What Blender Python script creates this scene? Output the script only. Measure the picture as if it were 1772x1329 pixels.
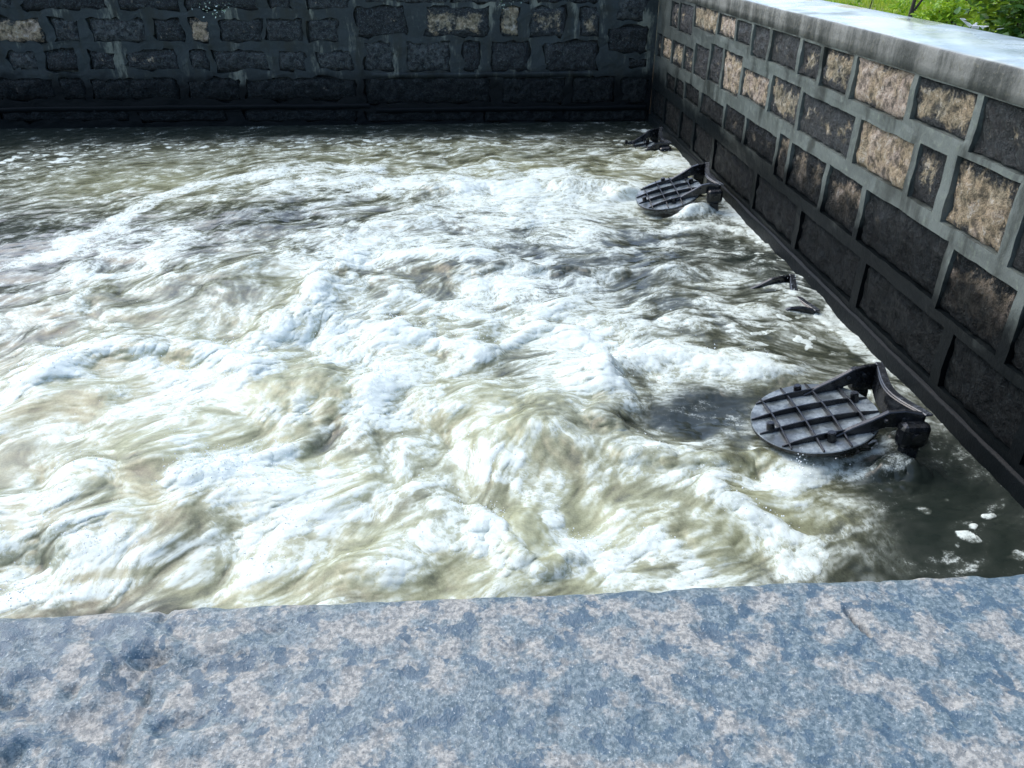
import bpy, bmesh, math, random
import numpy as np
from mathutils import Vector, Matrix

for o in list(bpy.data.objects):
    bpy.data.objects.remove(o)
R = math.radians
scene = bpy.context.scene
COL = scene.collection

# ------------------------------------------------------------------ camera
CAM_H = 2.2
cd = bpy.data.cameras.new('camera')
cam = bpy.data.objects.new('camera', cd)
COL.objects.link(cam)
cd.sensor_width = 36.0
cd.lens = 1350.0 / 1772.0 * 36.0
cd.clip_start = 0.02
cd.clip_end = 3000
cam.location = (0, 0, CAM_H)
cam.rotation_euler = (R(90 - 30.16), 0, R(-3.15))
scene.camera = cam

# ------------------------------------------------------------------ sky, sun, exposure
SUN_EL, SUN_AZ = 52.0, -50.0          # azimuth measured from +Y towards +X
world = bpy.data.worlds.new('World')
scene.world = world
world.use_nodes = True
wn = world.node_tree.nodes
wl = world.node_tree.links
wn.clear()
sky = wn.new('ShaderNodeTexSky')
sky.sky_type = 'NISHITA'
sky.sun_disc = False
sky.sun_elevation = R(SUN_EL)
sky.sun_rotation = R(SUN_AZ)
sky.air_density = 1.0
sky.dust_density = 2.2
sky.ozone_density = 1.0
bg = wn.new('ShaderNodeBackground')
bg.inputs['Strength'].default_value = 0.15
wo = wn.new('ShaderNodeOutputWorld')
wl.new(sky.outputs[0], bg.inputs[0])
wl.new(bg.outputs[0], wo.inputs[0])
sd = bpy.data.lights.new('sun', 'SUN')
sd.energy = 0.5
sd.angle = R(60)
sd.color = (1.0, 0.98, 0.93)
sun = bpy.data.objects.new('sun', sd)
COL.objects.link(sun)
sdir = Vector((math.sin(R(SUN_AZ)) * math.cos(R(SUN_EL)), math.cos(R(SUN_AZ)) * math.cos(R(SUN_EL)), math.sin(R(SUN_EL))))
sun.rotation_euler = sdir.to_track_quat('Z', 'Y').to_euler()
scene.view_settings.view_transform = 'Standard'
scene.view_settings.look = 'None'
scene.view_settings.gamma = 1.0
scene.view_settings.exposure = 1.38
scene.view_settings.use_curve_mapping = False

# ------------------------------------------------------------------ numpy noise
_rs = np.random.RandomState(7)
PERM = _rs.permutation(256).astype(np.int32)
PERM = np.concatenate([PERM, PERM, PERM])
_ga = _rs.rand(256) * 2 * np.pi
GX = np.cos(_ga).astype(np.float32)
GY = np.sin(_ga).astype(np.float32)

def pn(x, y, seed=0):
    """gradient noise, about -0.7 .. 0.7"""
    x = np.asarray(x, np.float32) + np.float32(seed * 17.31)
    y = np.asarray(y, np.float32) + np.float32(seed * 9.77)
    xf = np.floor(x); yf = np.floor(y)
    fx = x - xf; fy = y - yf
    xi = xf.astype(np.int32) & 255
    yi = yf.astype(np.int32) & 255
    u = fx * fx * fx * (fx * (fx * 6 - 15) + 10)
    v = fy * fy * fy * (fy * (fy * 6 - 15) + 10)
    px0 = PERM[xi]; px1 = PERM[xi + 1]
    a = PERM[px0 + yi]; b = PERM[px1 + yi]; c = PERM[px0 + yi + 1]; d = PERM[px1 + yi + 1]
    n00 = GX[a] * fx + GY[a] * fy
    n10 = GX[b] * (fx - 1) + GY[b] * fy
    n01 = GX[c] * fx + GY[c] * (fy - 1)
    n11 = GX[d] * (fx - 1) + GY[d] * (fy - 1)
    x0 = n00 + u * (n10 - n00)
    x1 = n01 + u * (n11 - n01)
    return x0 + v * (x1 - x0)

def fbm(x, y, octaves, seed=0, gain=0.5, lac=2.03):
    s = 0; a = 1.0; f = 1.0
    for k in range(octaves):
        s = s + a * pn(x * f, y * f, seed + k)
        a *= gain; f *= lac
    return s

def sstep(a, b, x):
    t = np.clip((x - a) / (b - a), 0, 1)
    return t * t * (3 - 2 * t)

# ------------------------------------------------------------------ object helpers
def link(o, parent=None):
    COL.objects.link(o)
    if parent is not None:
        o.parent = parent
    return o

def tag(o, label=None, cat=None, group=None, kind=None):
    if label: o['label'] = label
    if cat: o['category'] = cat
    if group: o['group'] = group
    if kind: o['kind'] = kind
    return o

def empty(name, loc=(0, 0, 0), rot=(0, 0, 0)):
    o = bpy.data.objects.new(name, None)
    o.location = loc
    o.rotation_euler = rot
    o.empty_display_size = 0.1
    return link(o)

def mesh_obj(name, verts, faces, mat, parent=None, smooth=False):
    me = bpy.data.meshes.new(name)
    me.from_pydata([tuple(map(float, v)) for v in verts], [], [tuple(int(i) for i in f) for f in faces])
    if smooth:
        me.polygons.foreach_set('use_smooth', [True] * len(me.polygons))
    me.update()
    if mat: me.materials.append(mat)
    return link(bpy.data.objects.new(name, me), parent)

def bm_obj(name, bm, mat, parent=None, smooth=False):
    me = bpy.data.meshes.new(name)
    bm.normal_update()
    bm.to_mesh(me); bm.free()
    if smooth:
        me.polygons.foreach_set('use_smooth', [True] * len(me.polygons))
    if mat: me.materials.append(mat)
    return link(bpy.data.objects.new(name, me), parent)

def grid_mesh(name, V, nu, nv, mat, parent=None, smooth=True, attrs=None, flip=False):
    """V: (nu*nv,3) array, index = i*nv + j"""
    me = bpy.data.meshes.new(name)
    n = nu * nv
    me.vertices.add(n)
    me.vertices.foreach_set('co', np.ascontiguousarray(V, np.float32).ravel())
    i, j = np.meshgrid(np.arange(nu - 1), np.arange(nv - 1), indexing='ij')
    a = (i * nv + j).ravel()
    q = np.stack([a, a + nv, a + nv + 1, a + 1], 1)
    if flip: q = q[:, ::-1]
    nf = len(q)
    me.loops.add(nf * 4)
    me.loops.foreach_set('vertex_index', np.ascontiguousarray(q, np.int32).ravel())
    me.polygons.add(nf)
    me.polygons.foreach_set('loop_start', np.arange(0, nf * 4, 4, dtype=np.int32))
    me.polygons.foreach_set('loop_total', np.full(nf, 4, np.int32))
    if smooth:
        me.polygons.foreach_set('use_smooth', np.ones(nf, bool))
    me.update(calc_edges=True)
    for k, arr in (attrs or {}).items():
        if arr.ndim == 1:
            at = me.attributes.new(k, 'FLOAT', 'POINT')
            at.data.foreach_set('value', np.ascontiguousarray(arr, np.float32))
        else:
            at = me.attributes.new(k, 'FLOAT_VECTOR', 'POINT')
            at.data.foreach_set('vector', np.ascontiguousarray(arr, np.float32).ravel())
    if mat: me.materials.append(mat)
    return link(bpy.data.objects.new(name, me), parent)

def bm_box(bm, x0, x1, y0, y1, z0, z1, bev=0.0):
    r = bmesh.ops.create_cube(bm, size=1.0)
    for v in r['verts']:
        v.co = Vector(((x0 + x1) / 2 + v.co.x * (x1 - x0), (y0 + y1) / 2 + v.co.y * (y1 - y0), (z0 + z1) / 2 + v.co.z * (z1 - z0)))
    if bev:
        es = list({e for v in r['verts'] for e in v.link_edges})
        bmesh.ops.bevel(bm, geom=es, offset=bev, segments=2, affect='EDGES', profile=0.5)

# ------------------------------------------------------------------ material helper
class NT:
    def __init__(self, name):
        self.m = bpy.data.materials.new(name)
        self.m.use_nodes = True
        self.t = self.m.node_tree
        self.t.nodes.clear()
        self.out = self.t.nodes.new('ShaderNodeOutputMaterial')
    def n(self, typ, **kw):
        nd = self.t.nodes.new(typ)
        ins = kw.pop('ins', {})
        for k, v in kw.items(): setattr(nd, k, v)
        for k, v in ins.items(): self.set(nd.inputs[k], v)
        return nd
    def set(self, sock, v):
        if hasattr(v, 'is_linked') or isinstance(v, bpy.types.NodeSocket):
            self.t.links.new(v, sock)
        elif isinstance(v, (tuple, list)) and len(v) == 3 and sock.type == 'RGBA':
            sock.default_value = (*v, 1)
        else:
            sock.default_value = v
    def math(self, op, a, b=0.0, c=0.0, clamp=False):
        nd = self.t.nodes.new('ShaderNodeMath'); nd.operation = op; nd.use_clamp = clamp
        self.set(nd.inputs[0], a); self.set(nd.inputs[1], b); self.set(nd.inputs[2], c)
        return nd.outputs[0]
    def mixc(self, f, a, b, blend='MIX'):
        nd = self.t.nodes.new('ShaderNodeMix'); nd.data_type = 'RGBA'; nd.blend_type = blend
        self.set(nd.inputs[0], f); self.set(nd.inputs[6], a); self.set(nd.inputs[7], b)
        return nd.outputs[2]
    def mixf(self, f, a, b):
        nd = self.t.nodes.new('ShaderNodeMix'); nd.data_type = 'FLOAT'
        self.set(nd.inputs[0], f); self.set(nd.inputs[2], a); self.set(nd.inputs[3], b)
        return nd.outputs[0]
    def step(self, x, a, b, t0=0.0, t1=1.0):
        nd = self.t.nodes.new('ShaderNodeMapRange'); nd.interpolation_type = 'SMOOTHSTEP'
        self.set(nd.inputs[0], x); self.set(nd.inputs[1], a); self.set(nd.inputs[2], b)
        self.set(nd.inputs[3], t0); self.set(nd.inputs[4], t1)
        return nd.outputs[0]
    def noise(self, vec, scale, detail=4, rough=0.55, dist=0.0):
        nd = self.t.nodes.new('ShaderNodeTexNoise')
        self.set(nd.inputs['Vector'], vec)
        nd.inputs['Scale'].default_value = scale
        nd.inputs['Detail'].default_value = detail
        nd.inputs['Roughness'].default_value = rough
        nd.inputs['Distortion'].default_value = dist
        return nd.outputs[0]
    def voro(self, vec, scale, feature='F1', rnd=1.0):
        nd = self.t.nodes.new('ShaderNodeTexVoronoi'); nd.feature = feature
        self.set(nd.inputs['Vector'], vec)
        nd.inputs['Scale'].default_value = scale
        nd.inputs['Randomness'].default_value = rnd
        return nd.outputs[0]
    def scalev(self, vec, s):
        nd = self.t.nodes.new('ShaderNodeMapping')
        self.set(nd.inputs[0], vec)
        nd.inputs['Scale'].default_value = s
        return nd.outputs[0]
    def pos(self):
        return self.t.nodes.new('ShaderNodeNewGeometry').outputs['Position']
    def sep(self, v):
        nd = self.t.nodes.new('ShaderNodeSeparateXYZ'); self.set(nd.inputs[0], v); return nd.outputs
    def attr(self, name):
        nd = self.t.nodes.new('ShaderNodeAttribute'); nd.attribute_name = name; return nd
    def bump(self, h, strength=0.5, dist=0.01, normal=None):
        nd = self.t.nodes.new('ShaderNodeBump')
        self.set(nd.inputs['Height'], h)
        self.set(nd.inputs['Strength'], strength)
        nd.inputs['Distance'].default_value = dist
        if normal is not None: self.set(nd.inputs['Normal'], normal)
        return nd.outputs[0]
    def bsdf(self, color, rough, normal=None, spec=0.5, **kw):
        nd = self.t.nodes.new('ShaderNodeBsdfPrincipled')
        self.set(nd.inputs['Base Color'], color)
        self.set(nd.inputs['Roughness'], rough)
        self.set(nd.inputs['Specular IOR Level'], spec)
        if normal is not None: self.set(nd.inputs['Normal'], normal)
        for k, v in kw.items(): self.set(nd.inputs[k], v)
        self.t.links.new(nd.outputs[0], self.out.inputs[0])
        return nd

def mat_stone(name, tide, dark):
    """rubble block: bare ochre/pink rock where it is clean, black film elsewhere. object colour: r=clean amount, g=tone, b=seed"""
    k = NT(name)
    p = k.pos()
    oi = k.n('ShaderNodeObjectInfo')
    oc = k.n('ShaderNodeSeparateColor', ins={0: oi.outputs['Color']}).outputs
    off = k.n('ShaderNodeVectorMath', operation='SCALE', ins={0: (7.3, 3.1, 5.7)})
    k.set(off.inputs['Scale'], oc[2])
    pv = k.n('ShaderNodeVectorMath', operation='ADD', ins={0: p, 1: off.outputs[0]}).outputs[0]
    inner = k.attr('inner').outputs['Fac']
    n1 = k.noise(pv, 7, 5, 0.6)
    n2 = k.noise(pv, 42, 5, 0.7)
    n3 = k.noise(pv, 130, 3, 0.7)
    z = k.sep(p)[2]
    tn = k.math('ADD', z, k.math('MULTIPLY', k.math('SUBTRACT', n1, 0.5), 0.5))
    tide_f = k.step(tn, tide - 0.16, tide + 0.16)
    m = k.math('ADD', k.math('MULTIPLY', n1, 2.1), k.math('MULTIPLY', inner, 0.85))
    m = k.math('ADD', m, k.math('SUBTRACT', k.math('MULTIPLY', n2, 1.3), 0.68))
    m = k.math('ADD', m, k.math('MULTIPLY', oc[0], 1.3))
    m = k.step(m, 2.16, 2.48)
    m = k.math('MULTIPLY', m, k.mixf(tide_f, 0.04, 1.0))
    tone = k.n('ShaderNodeValToRGB')
    cr = tone.color_ramp
    cr.elements[0].position = 0.0; cr.elements[0].color = (0.21, 0.20, 0.16, 1)
    cr.elements[1].position = 1.0; cr.elements[1].color = (0.46, 0.37, 0.29, 1)
    e = cr.elements.new(0.35); e.color = (0.30, 0.26, 0.17, 1)
    e = cr.elements.new(0.7); e.color = (0.41, 0.32, 0.20, 1)
    n5 = k.noise(pv, 19, 7, 0.68)
    k.set(tone.inputs[0], k.math('ADD', oc[1], k.math('MULTIPLY', k.math('SUBTRACT', n1, 0.5), 1.75)))
    clean = k.mixc(k.step(n5, 0.36, 0.54), k.mixc(0.8, tone.outputs[0], (0.03, 0.03, 0.022)), tone.outputs[0])
    clean = k.mixc(k.step(n5, 0.52, 0.66), clean, k.mixc(0.55, tone.outputs[0], (0.66, 0.62, 0.54)))
    clean = k.mixc(k.step(n3, 0.47, 0.36, 0, 0.75), clean, (0.05, 0.045, 0.035))
    film = k.mixc(k.step(n2, 0.48, 0.75), (0.004, 0.006, 0.007), (0.026 * dark, 0.035 * dark, 0.037 * dark))
    film = k.mixc(k.math('MULTIPLY', oc[2], 0.35), film, k.mixc(k.step(n5, 0.4, 0.62), (0.01, 0.014, 0.015), (0.075 * dark, 0.085 * dark, 0.08 * dark)))
    film = k.mixc(k.step(n3, 0.58, 0.68), film, (0.09 * dark, 0.115 * dark, 0.11 * dark))
    film = k.mixc(tide_f, k.mixc(0.62, film, (0.002, 0.003, 0.004)), film)
    col = k.mixc(m, film, clean)
    h = k.math('ADD', k.math('MULTIPLY', n5, 1.2), k.math('MULTIPLY', n3, 0.3))
    k.bsdf(col, k.mixf(m, 0.30, 0.8), k.bump(h, 1.0, 0.045), spec=k.mixf(tide_f, 0.10, 0.35))
    return k.m

def mat_mortar(name, base, tide, ycut, wet=0.3, pale=0.0, spec=0.4):
    k = NT(name)
    p = k.pos()
    s = k.sep(p)
    n1 = k.noise(p, 3.5, 4, 0.6)
    n2 = k.noise(p, 26, 5, 0.65)
    n3 = k.noise(k.scalev(p, (3.0, 3.0, 0.8)), 1.6, 6, 0.65)
    n4 = k.noise(p, 110, 3, 0.7)
    c = k.mixc(k.step(n1, 0.35, 0.65), base, tuple(x * 0.72 for x in base))
    c = k.mixc(k.step(n2, 0.5, 0.72), c, tuple(x * 1.3 for x in (base[0], base[1], base[2] * 0.9)))
    c = k.mixc(k.step(n4, 0.55, 0.7, 0, 0.55), c, tuple(x * 0.45 for x in base))
    c = k.mixc(k.math('MULTIPLY', k.step(n3, 0.48, 0.66), 0.85), c, (0.022, 0.026, 0.022))
    tn = k.math('ADD', s[2], k.math('MULTIPLY', k.math('SUBTRACT', n1, 0.5), 0.55))
    tf = k.step(tn, tide - 0.13, tide + 0.13)
    far = k.step(k.math('ADD', s[1], k.math('MULTIPLY', n1, 2.0)), ycut, ycut + 2.5, 1.0, 0.3)  # darker colour with distance: shade of the back corner painted in
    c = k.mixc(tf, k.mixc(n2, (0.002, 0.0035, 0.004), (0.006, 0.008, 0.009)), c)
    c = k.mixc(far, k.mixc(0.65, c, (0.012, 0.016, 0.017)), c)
    if pale:
        drip = k.noise(k.scalev(p, (5.0, 5.0, 1.3)), 1.0, 6, 0.7)
        c = k.mixc(k.math('MULTIPLY', k.math('MULTIPLY', k.step(drip, 0.54, 0.66), tf), pale), c, k.mixc(n2, (0.10, 0.12, 0.10), (0.24, 0.25, 0.20)))
    h = k.math('ADD', n2, k.math('MULTIPLY', n4, 0.5))
    k.bsdf(c, k.mixf(n2, wet * 0.7, wet * 1.5), k.bump(h, 0.35, 0.012), spec=k.mixf(tf, 0.09, spec))
    return k.m

# ------------------------------------------------------------------ ground (around the basin)
def mat_ground():
    k = NT('ground')
    p = k.pos()
    n = k.noise(p, 1.3, 6, 0.6)
    n2 = k.noise(p, 25, 4, 0.6)
    c = k.mixc(k.step(n, 0.4, 0.6), (0.07, 0.10, 0.02), (0.20, 0.17, 0.10))
    c = k.mixc(k.step(n2, 0.5, 0.7), c, (0.10, 0.15, 0.03))
    k.bsdf(c, 0.9, k.bump(n2, 0.6, 0.03))
    return k.m

GZ = 0.65
def build_ground():
    xs = [-900, -200, -60, -20, -9.6, 3.06, 5, 8, 12, 20, 60, 200, 900]
    ys = [-900, -200, -60, -20, -5, -0.1, 5, 11.3, 14, 18, 25, 60, 200, 900]
    V = [(x, y, GZ + (0.03 * math.sin(x * 0.9 + y * 0.7) if abs(x) < 60 and x > 3.5 else 0)) for x in xs for y in ys]
    F = []
    for i in range(len(xs) - 1):
        for j in range(len(ys) - 1):
            if xs[i] >= -9.7 and xs[i + 1] <= 3.07 and ys[j] >= -0.11 and ys[j + 1] <= 11.31:
                continue
            a = i * len(ys) + j
            F.append((a, a + len(ys), a + len(ys) + 1, a + 1))
    g = mesh_obj('ground', V, F, mat_ground())
    tag(g, kind='structure')
build_ground()

# ------------------------------------------------------------------ water
XR, YB, YF = 2.42, 10.65, 0.5
STROKES = [
    ('foam',1.150,0.110,[(-2.64,3.55),(-2.58,3.77),(-2.48,3.96),(-2.33,4.14),(-2.16,4.30),(-1.91,4.37),(-1.65,4.29),(-1.43,4.12),(-1.26,3.96)]),
    ('foam',1.000,0.086,[(-1.91,4.06),(-1.62,3.86),(-1.42,3.85),(-1.26,3.94),(-1.17,4.02)]),
    ('foam',0.900,0.099,[(-1.32,4.24),(-1.25,4.39),(-1.14,4.77),(-1.10,5.52),(-0.92,5.81)]),
    ('foam',0.800,0.076,[(-1.20,4.31),(-0.97,4.42),(-0.74,4.61)]),
    ('foam',0.750,0.088,[(-1.10,5.52),(-0.78,5.74),(-0.43,5.85),(0.15,5.75),(0.55,5.65)]),
    ('foam',0.950,0.075,[(-0.67,4.61),(-0.43,4.41),(-0.21,4.26),(0.03,4.15),(0.22,4.30),(0.41,4.46),(0.62,4.40),(0.79,4.26)]),
    ('foam',0.720,0.128,[(0.62,3.85),(0.89,4.03),(1.18,4.09),(1.44,4.00),(1.70,3.85)]),
    ('foam',1.000,0.081,[(0.81,3.50),(0.77,3.71),(0.66,3.85)]),
    ('foam',1.150,0.060,[(1.06,2.67),(1.17,2.54),(1.28,2.44),(1.41,2.38),(1.42,2.29),(1.29,2.25)]),
    ('foam',1.000,0.052,[(1.45,2.41),(1.59,2.51),(1.80,2.63),(2.01,2.82)]),
    ('foam',1.100,0.062,[(0.38,2.49),(0.51,2.35),(0.71,2.37),(0.83,2.27),(0.82,2.16)]),
    ('foam',0.950,0.051,[(0.38,2.49),(0.34,2.72),(0.20,2.90),(-0.02,3.05),(-0.10,3.22)]),
    ('foam',1.100,0.048,[(-0.03,2.68),(0.03,2.47),(0.09,2.32),(0.22,2.22),(0.35,2.28),(0.39,2.40)]),
    ('foam',0.900,0.041,[(-0.21,2.33),(-0.20,2.47),(-0.10,2.61),(-0.02,2.68)]),
    ('foam',0.950,0.061,[(-1.97,2.36),(-1.73,2.42),(-1.58,2.50),(-1.36,2.47),(-1.19,2.44),(-1.04,2.57),(-0.89,2.67),(-0.67,2.70),(-0.47,2.65),(-0.32,2.68),(-0.15,2.71)]),
    ('foam',0.950,0.071,[(-1.90,2.24),(-1.51,2.26),(-1.19,2.30),(-0.99,2.38)]),
    ('foam',0.950,0.087,[(-1.31,2.94),(-1.09,3.08),(-0.93,3.25),(-0.74,3.34),(-0.59,3.52),(-0.56,3.82)]),
    ('foam',0.800,0.058,[(-0.67,2.64),(-0.52,2.69),(-0.38,2.76),(-0.18,2.83)]),
    ('foam',0.750,0.119,[(-3.63,5.55),(-3.53,5.68),(-3.25,6.00),(-3.14,6.51),(-3.02,7.44),(-2.77,7.87),(-2.19,8.31),(-1.59,8.70),(-1.00,8.43)]),
    ('foam',0.600,0.056,[(-3.30,4.93),(-3.02,5.39),(-2.62,5.52),(-2.43,5.69)]),
    ('foam',0.600,0.043,[(-2.38,3.37),(-2.18,3.49),(-1.92,3.56),(-1.74,3.67)]),
    ('foam',0.800,0.134,[(0.44,7.54),(0.71,8.11),(0.99,8.14),(1.16,7.80)]),
    ('foam',0.600,0.096,[(-1.09,7.62),(-0.65,7.84),(-0.07,7.57),(0.39,7.70)]),
    ('foam',0.600,0.047,[(-0.52,5.17),(-0.07,4.71),(0.30,4.55),(0.73,4.66),(1.05,4.51),(1.62,4.52),(2.08,4.41)]),
    ('foam',0.800,0.084,[(2.46,9.00),(2.51,8.33),(2.36,6.84),(2.38,6.30),(2.40,6.02)]),
    ('foam',0.750,0.038,[(2.40,6.36),(2.42,5.67),(2.42,5.09),(2.41,4.66),(2.42,4.31),(2.43,3.95),(2.44,3.56)]),
    ('foam',1.000,0.087,[(2.37,4.57),(2.38,4.27),(2.40,3.96),(2.44,3.75)]),
    ('foam',0.800,0.032,[(2.14,5.02),(2.22,4.83),(2.34,4.77)]),
    ('foam',1.000,0.015,[(2.35,3.26),(2.43,3.20),(2.46,3.03),(2.46,2.84),(2.45,2.65),(2.45,2.53)]),
    ('foam',0.900,0.036,[(-0.07,10.76),(0.31,10.72),(0.69,10.67),(1.15,10.57),(1.44,10.50)]),
    ('foam',0.950,0.047,[(1.77,10.39),(2.07,10.17),(2.34,10.02),(2.52,9.70)]),
    ('foam',0.900,0.107,[(2.21,10.13),(2.38,9.89),(2.51,9.63)]),
    ('foam',0.900,0.108,[(2.51,9.63),(2.52,9.00),(2.50,8.29)]),
    ('foam',0.800,0.038,[(-3.60,9.97),(-3.32,9.95)]),
    ('foam',0.900,0.052,[(-3.06,9.76),(-2.89,10.06)]),
    ('foam',0.600,0.033,[(-2.82,10.51),(-2.30,10.69)]),
    ('foam',0.600,0.027,[(-1.30,10.85),(-0.38,10.83)]),
    ('foam',0.800,0.045,[(-5.49,9.63),(-5.44,9.72)]),
    ('foam',0.550,0.067,[(-4.55,8.44),(-4.45,8.91),(-4.26,9.21),(-3.97,9.46)]),
    ('foam',0.700,0.086,[(1.54,6.29),(2.07,6.41),(2.31,6.21)]),
    ('foam',0.600,0.055,[(1.11,5.76),(1.58,6.00),(2.02,5.71),(2.38,5.82)]),
    ('foam',0.850,0.050,[(1.24,2.75),(1.52,2.78),(1.83,2.87),(2.05,2.98)]),
    ('foam',0.800,0.038,[(2.18,3.12),(2.06,2.93),(1.89,2.76)]),
    ('foam',0.550,0.012,[(1.77,2.41),(1.88,2.44),(1.95,2.38)]),
    ('foam',0.500,0.009,[(1.96,2.59),(2.08,2.39),(2.14,2.29)]),
    ('foam',0.900,0.045,[(-0.32,2.29),(-0.26,2.42),(-0.17,2.48)]),
    ('foam',0.800,0.032,[(-0.48,2.30),(-0.60,2.21),(-0.73,2.19)]),
    ('foam',0.800,0.034,[(0.59,2.24),(0.54,2.34),(0.49,2.48)]),
    ('h',0.080,0.137,[(0.65,3.82),(0.92,4.01),(1.24,4.06),(1.56,3.95),(1.78,3.79)]),
    ('h',0.120,0.095,[(0.70,3.31),(0.77,3.53),(0.72,3.85)]),
    ('h',0.070,0.073,[(0.74,3.05),(0.98,2.99),(1.28,2.97),(1.58,2.93)]),
    ('h',0.110,0.129,[(-1.29,4.39),(-1.14,4.77),(-1.10,5.47),(-0.92,5.75)]),
    ('h',0.080,0.112,[(-2.48,3.96),(-2.16,4.30),(-1.76,4.34),(-1.30,3.99)]),
    ('h',0.070,0.059,[(-1.31,2.94),(-1.09,3.08),(-0.87,3.26)]),
    ('h',0.070,0.046,[(-0.02,2.68),(0.05,2.44),(0.22,2.23),(0.38,2.38)]),
    ('h',0.030,0.049,[(1.06,2.67),(1.25,2.48),(1.43,2.38)]),
    ('h',0.060,0.075,[(-0.67,4.61),(-0.21,4.26),(0.03,4.15),(0.41,4.46),(0.79,4.26)]),
    ('h',0.080,0.148,[(-0.30,7.58),(0.51,7.78),(1.41,7.58),(1.68,7.18)]),
    ('h',0.080,0.098,[(-0.16,5.47),(0.36,5.50),(1.05,5.41)]),
    ('foam',1.000,0.046,[(1.35,3.09),(1.49,3.00),(1.71,2.97),(1.93,3.03),(2.11,3.10)]),
    ('foam',0.800,0.051,[(1.37,2.83),(1.70,2.88),(2.03,2.93)]),
    ('h',0.060,0.053,[(1.41,3.01),(1.67,2.95),(1.95,3.01),(2.17,3.10)]),
    ('foam',1.000,0.045,[(2.11,3.52),(2.22,3.57),(2.25,3.45)]),
    ('foam',1.000,0.029,[(1.45,2.36),(1.36,2.28),(1.23,2.24)]),
    ('foam',0.900,0.020,[(2.20,3.12),(2.19,3.02)]),
    ('foam',1.000,0.054,[(2.39,6.33),(2.40,5.62),(2.40,5.05)]),
    ('foam',1.050,0.051,[(2.40,5.05),(2.40,4.63),(2.42,4.23),(2.43,3.88),(2.45,3.61)]),
    ('foam',0.900,0.061,[(2.50,8.29),(2.39,6.91),(2.39,6.33)]),
    ('foam',1.000,0.054,[(1.74,10.43),(2.08,10.24),(2.40,9.96),(2.51,9.48)]),
    ('foam',1.000,0.067,[(2.33,9.35),(2.49,9.00),(2.51,8.33)]),
    ('foam',1.100,0.043,[(-0.07,10.76),(0.39,10.70),(0.92,10.62),(1.44,10.50)]),
]
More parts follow.
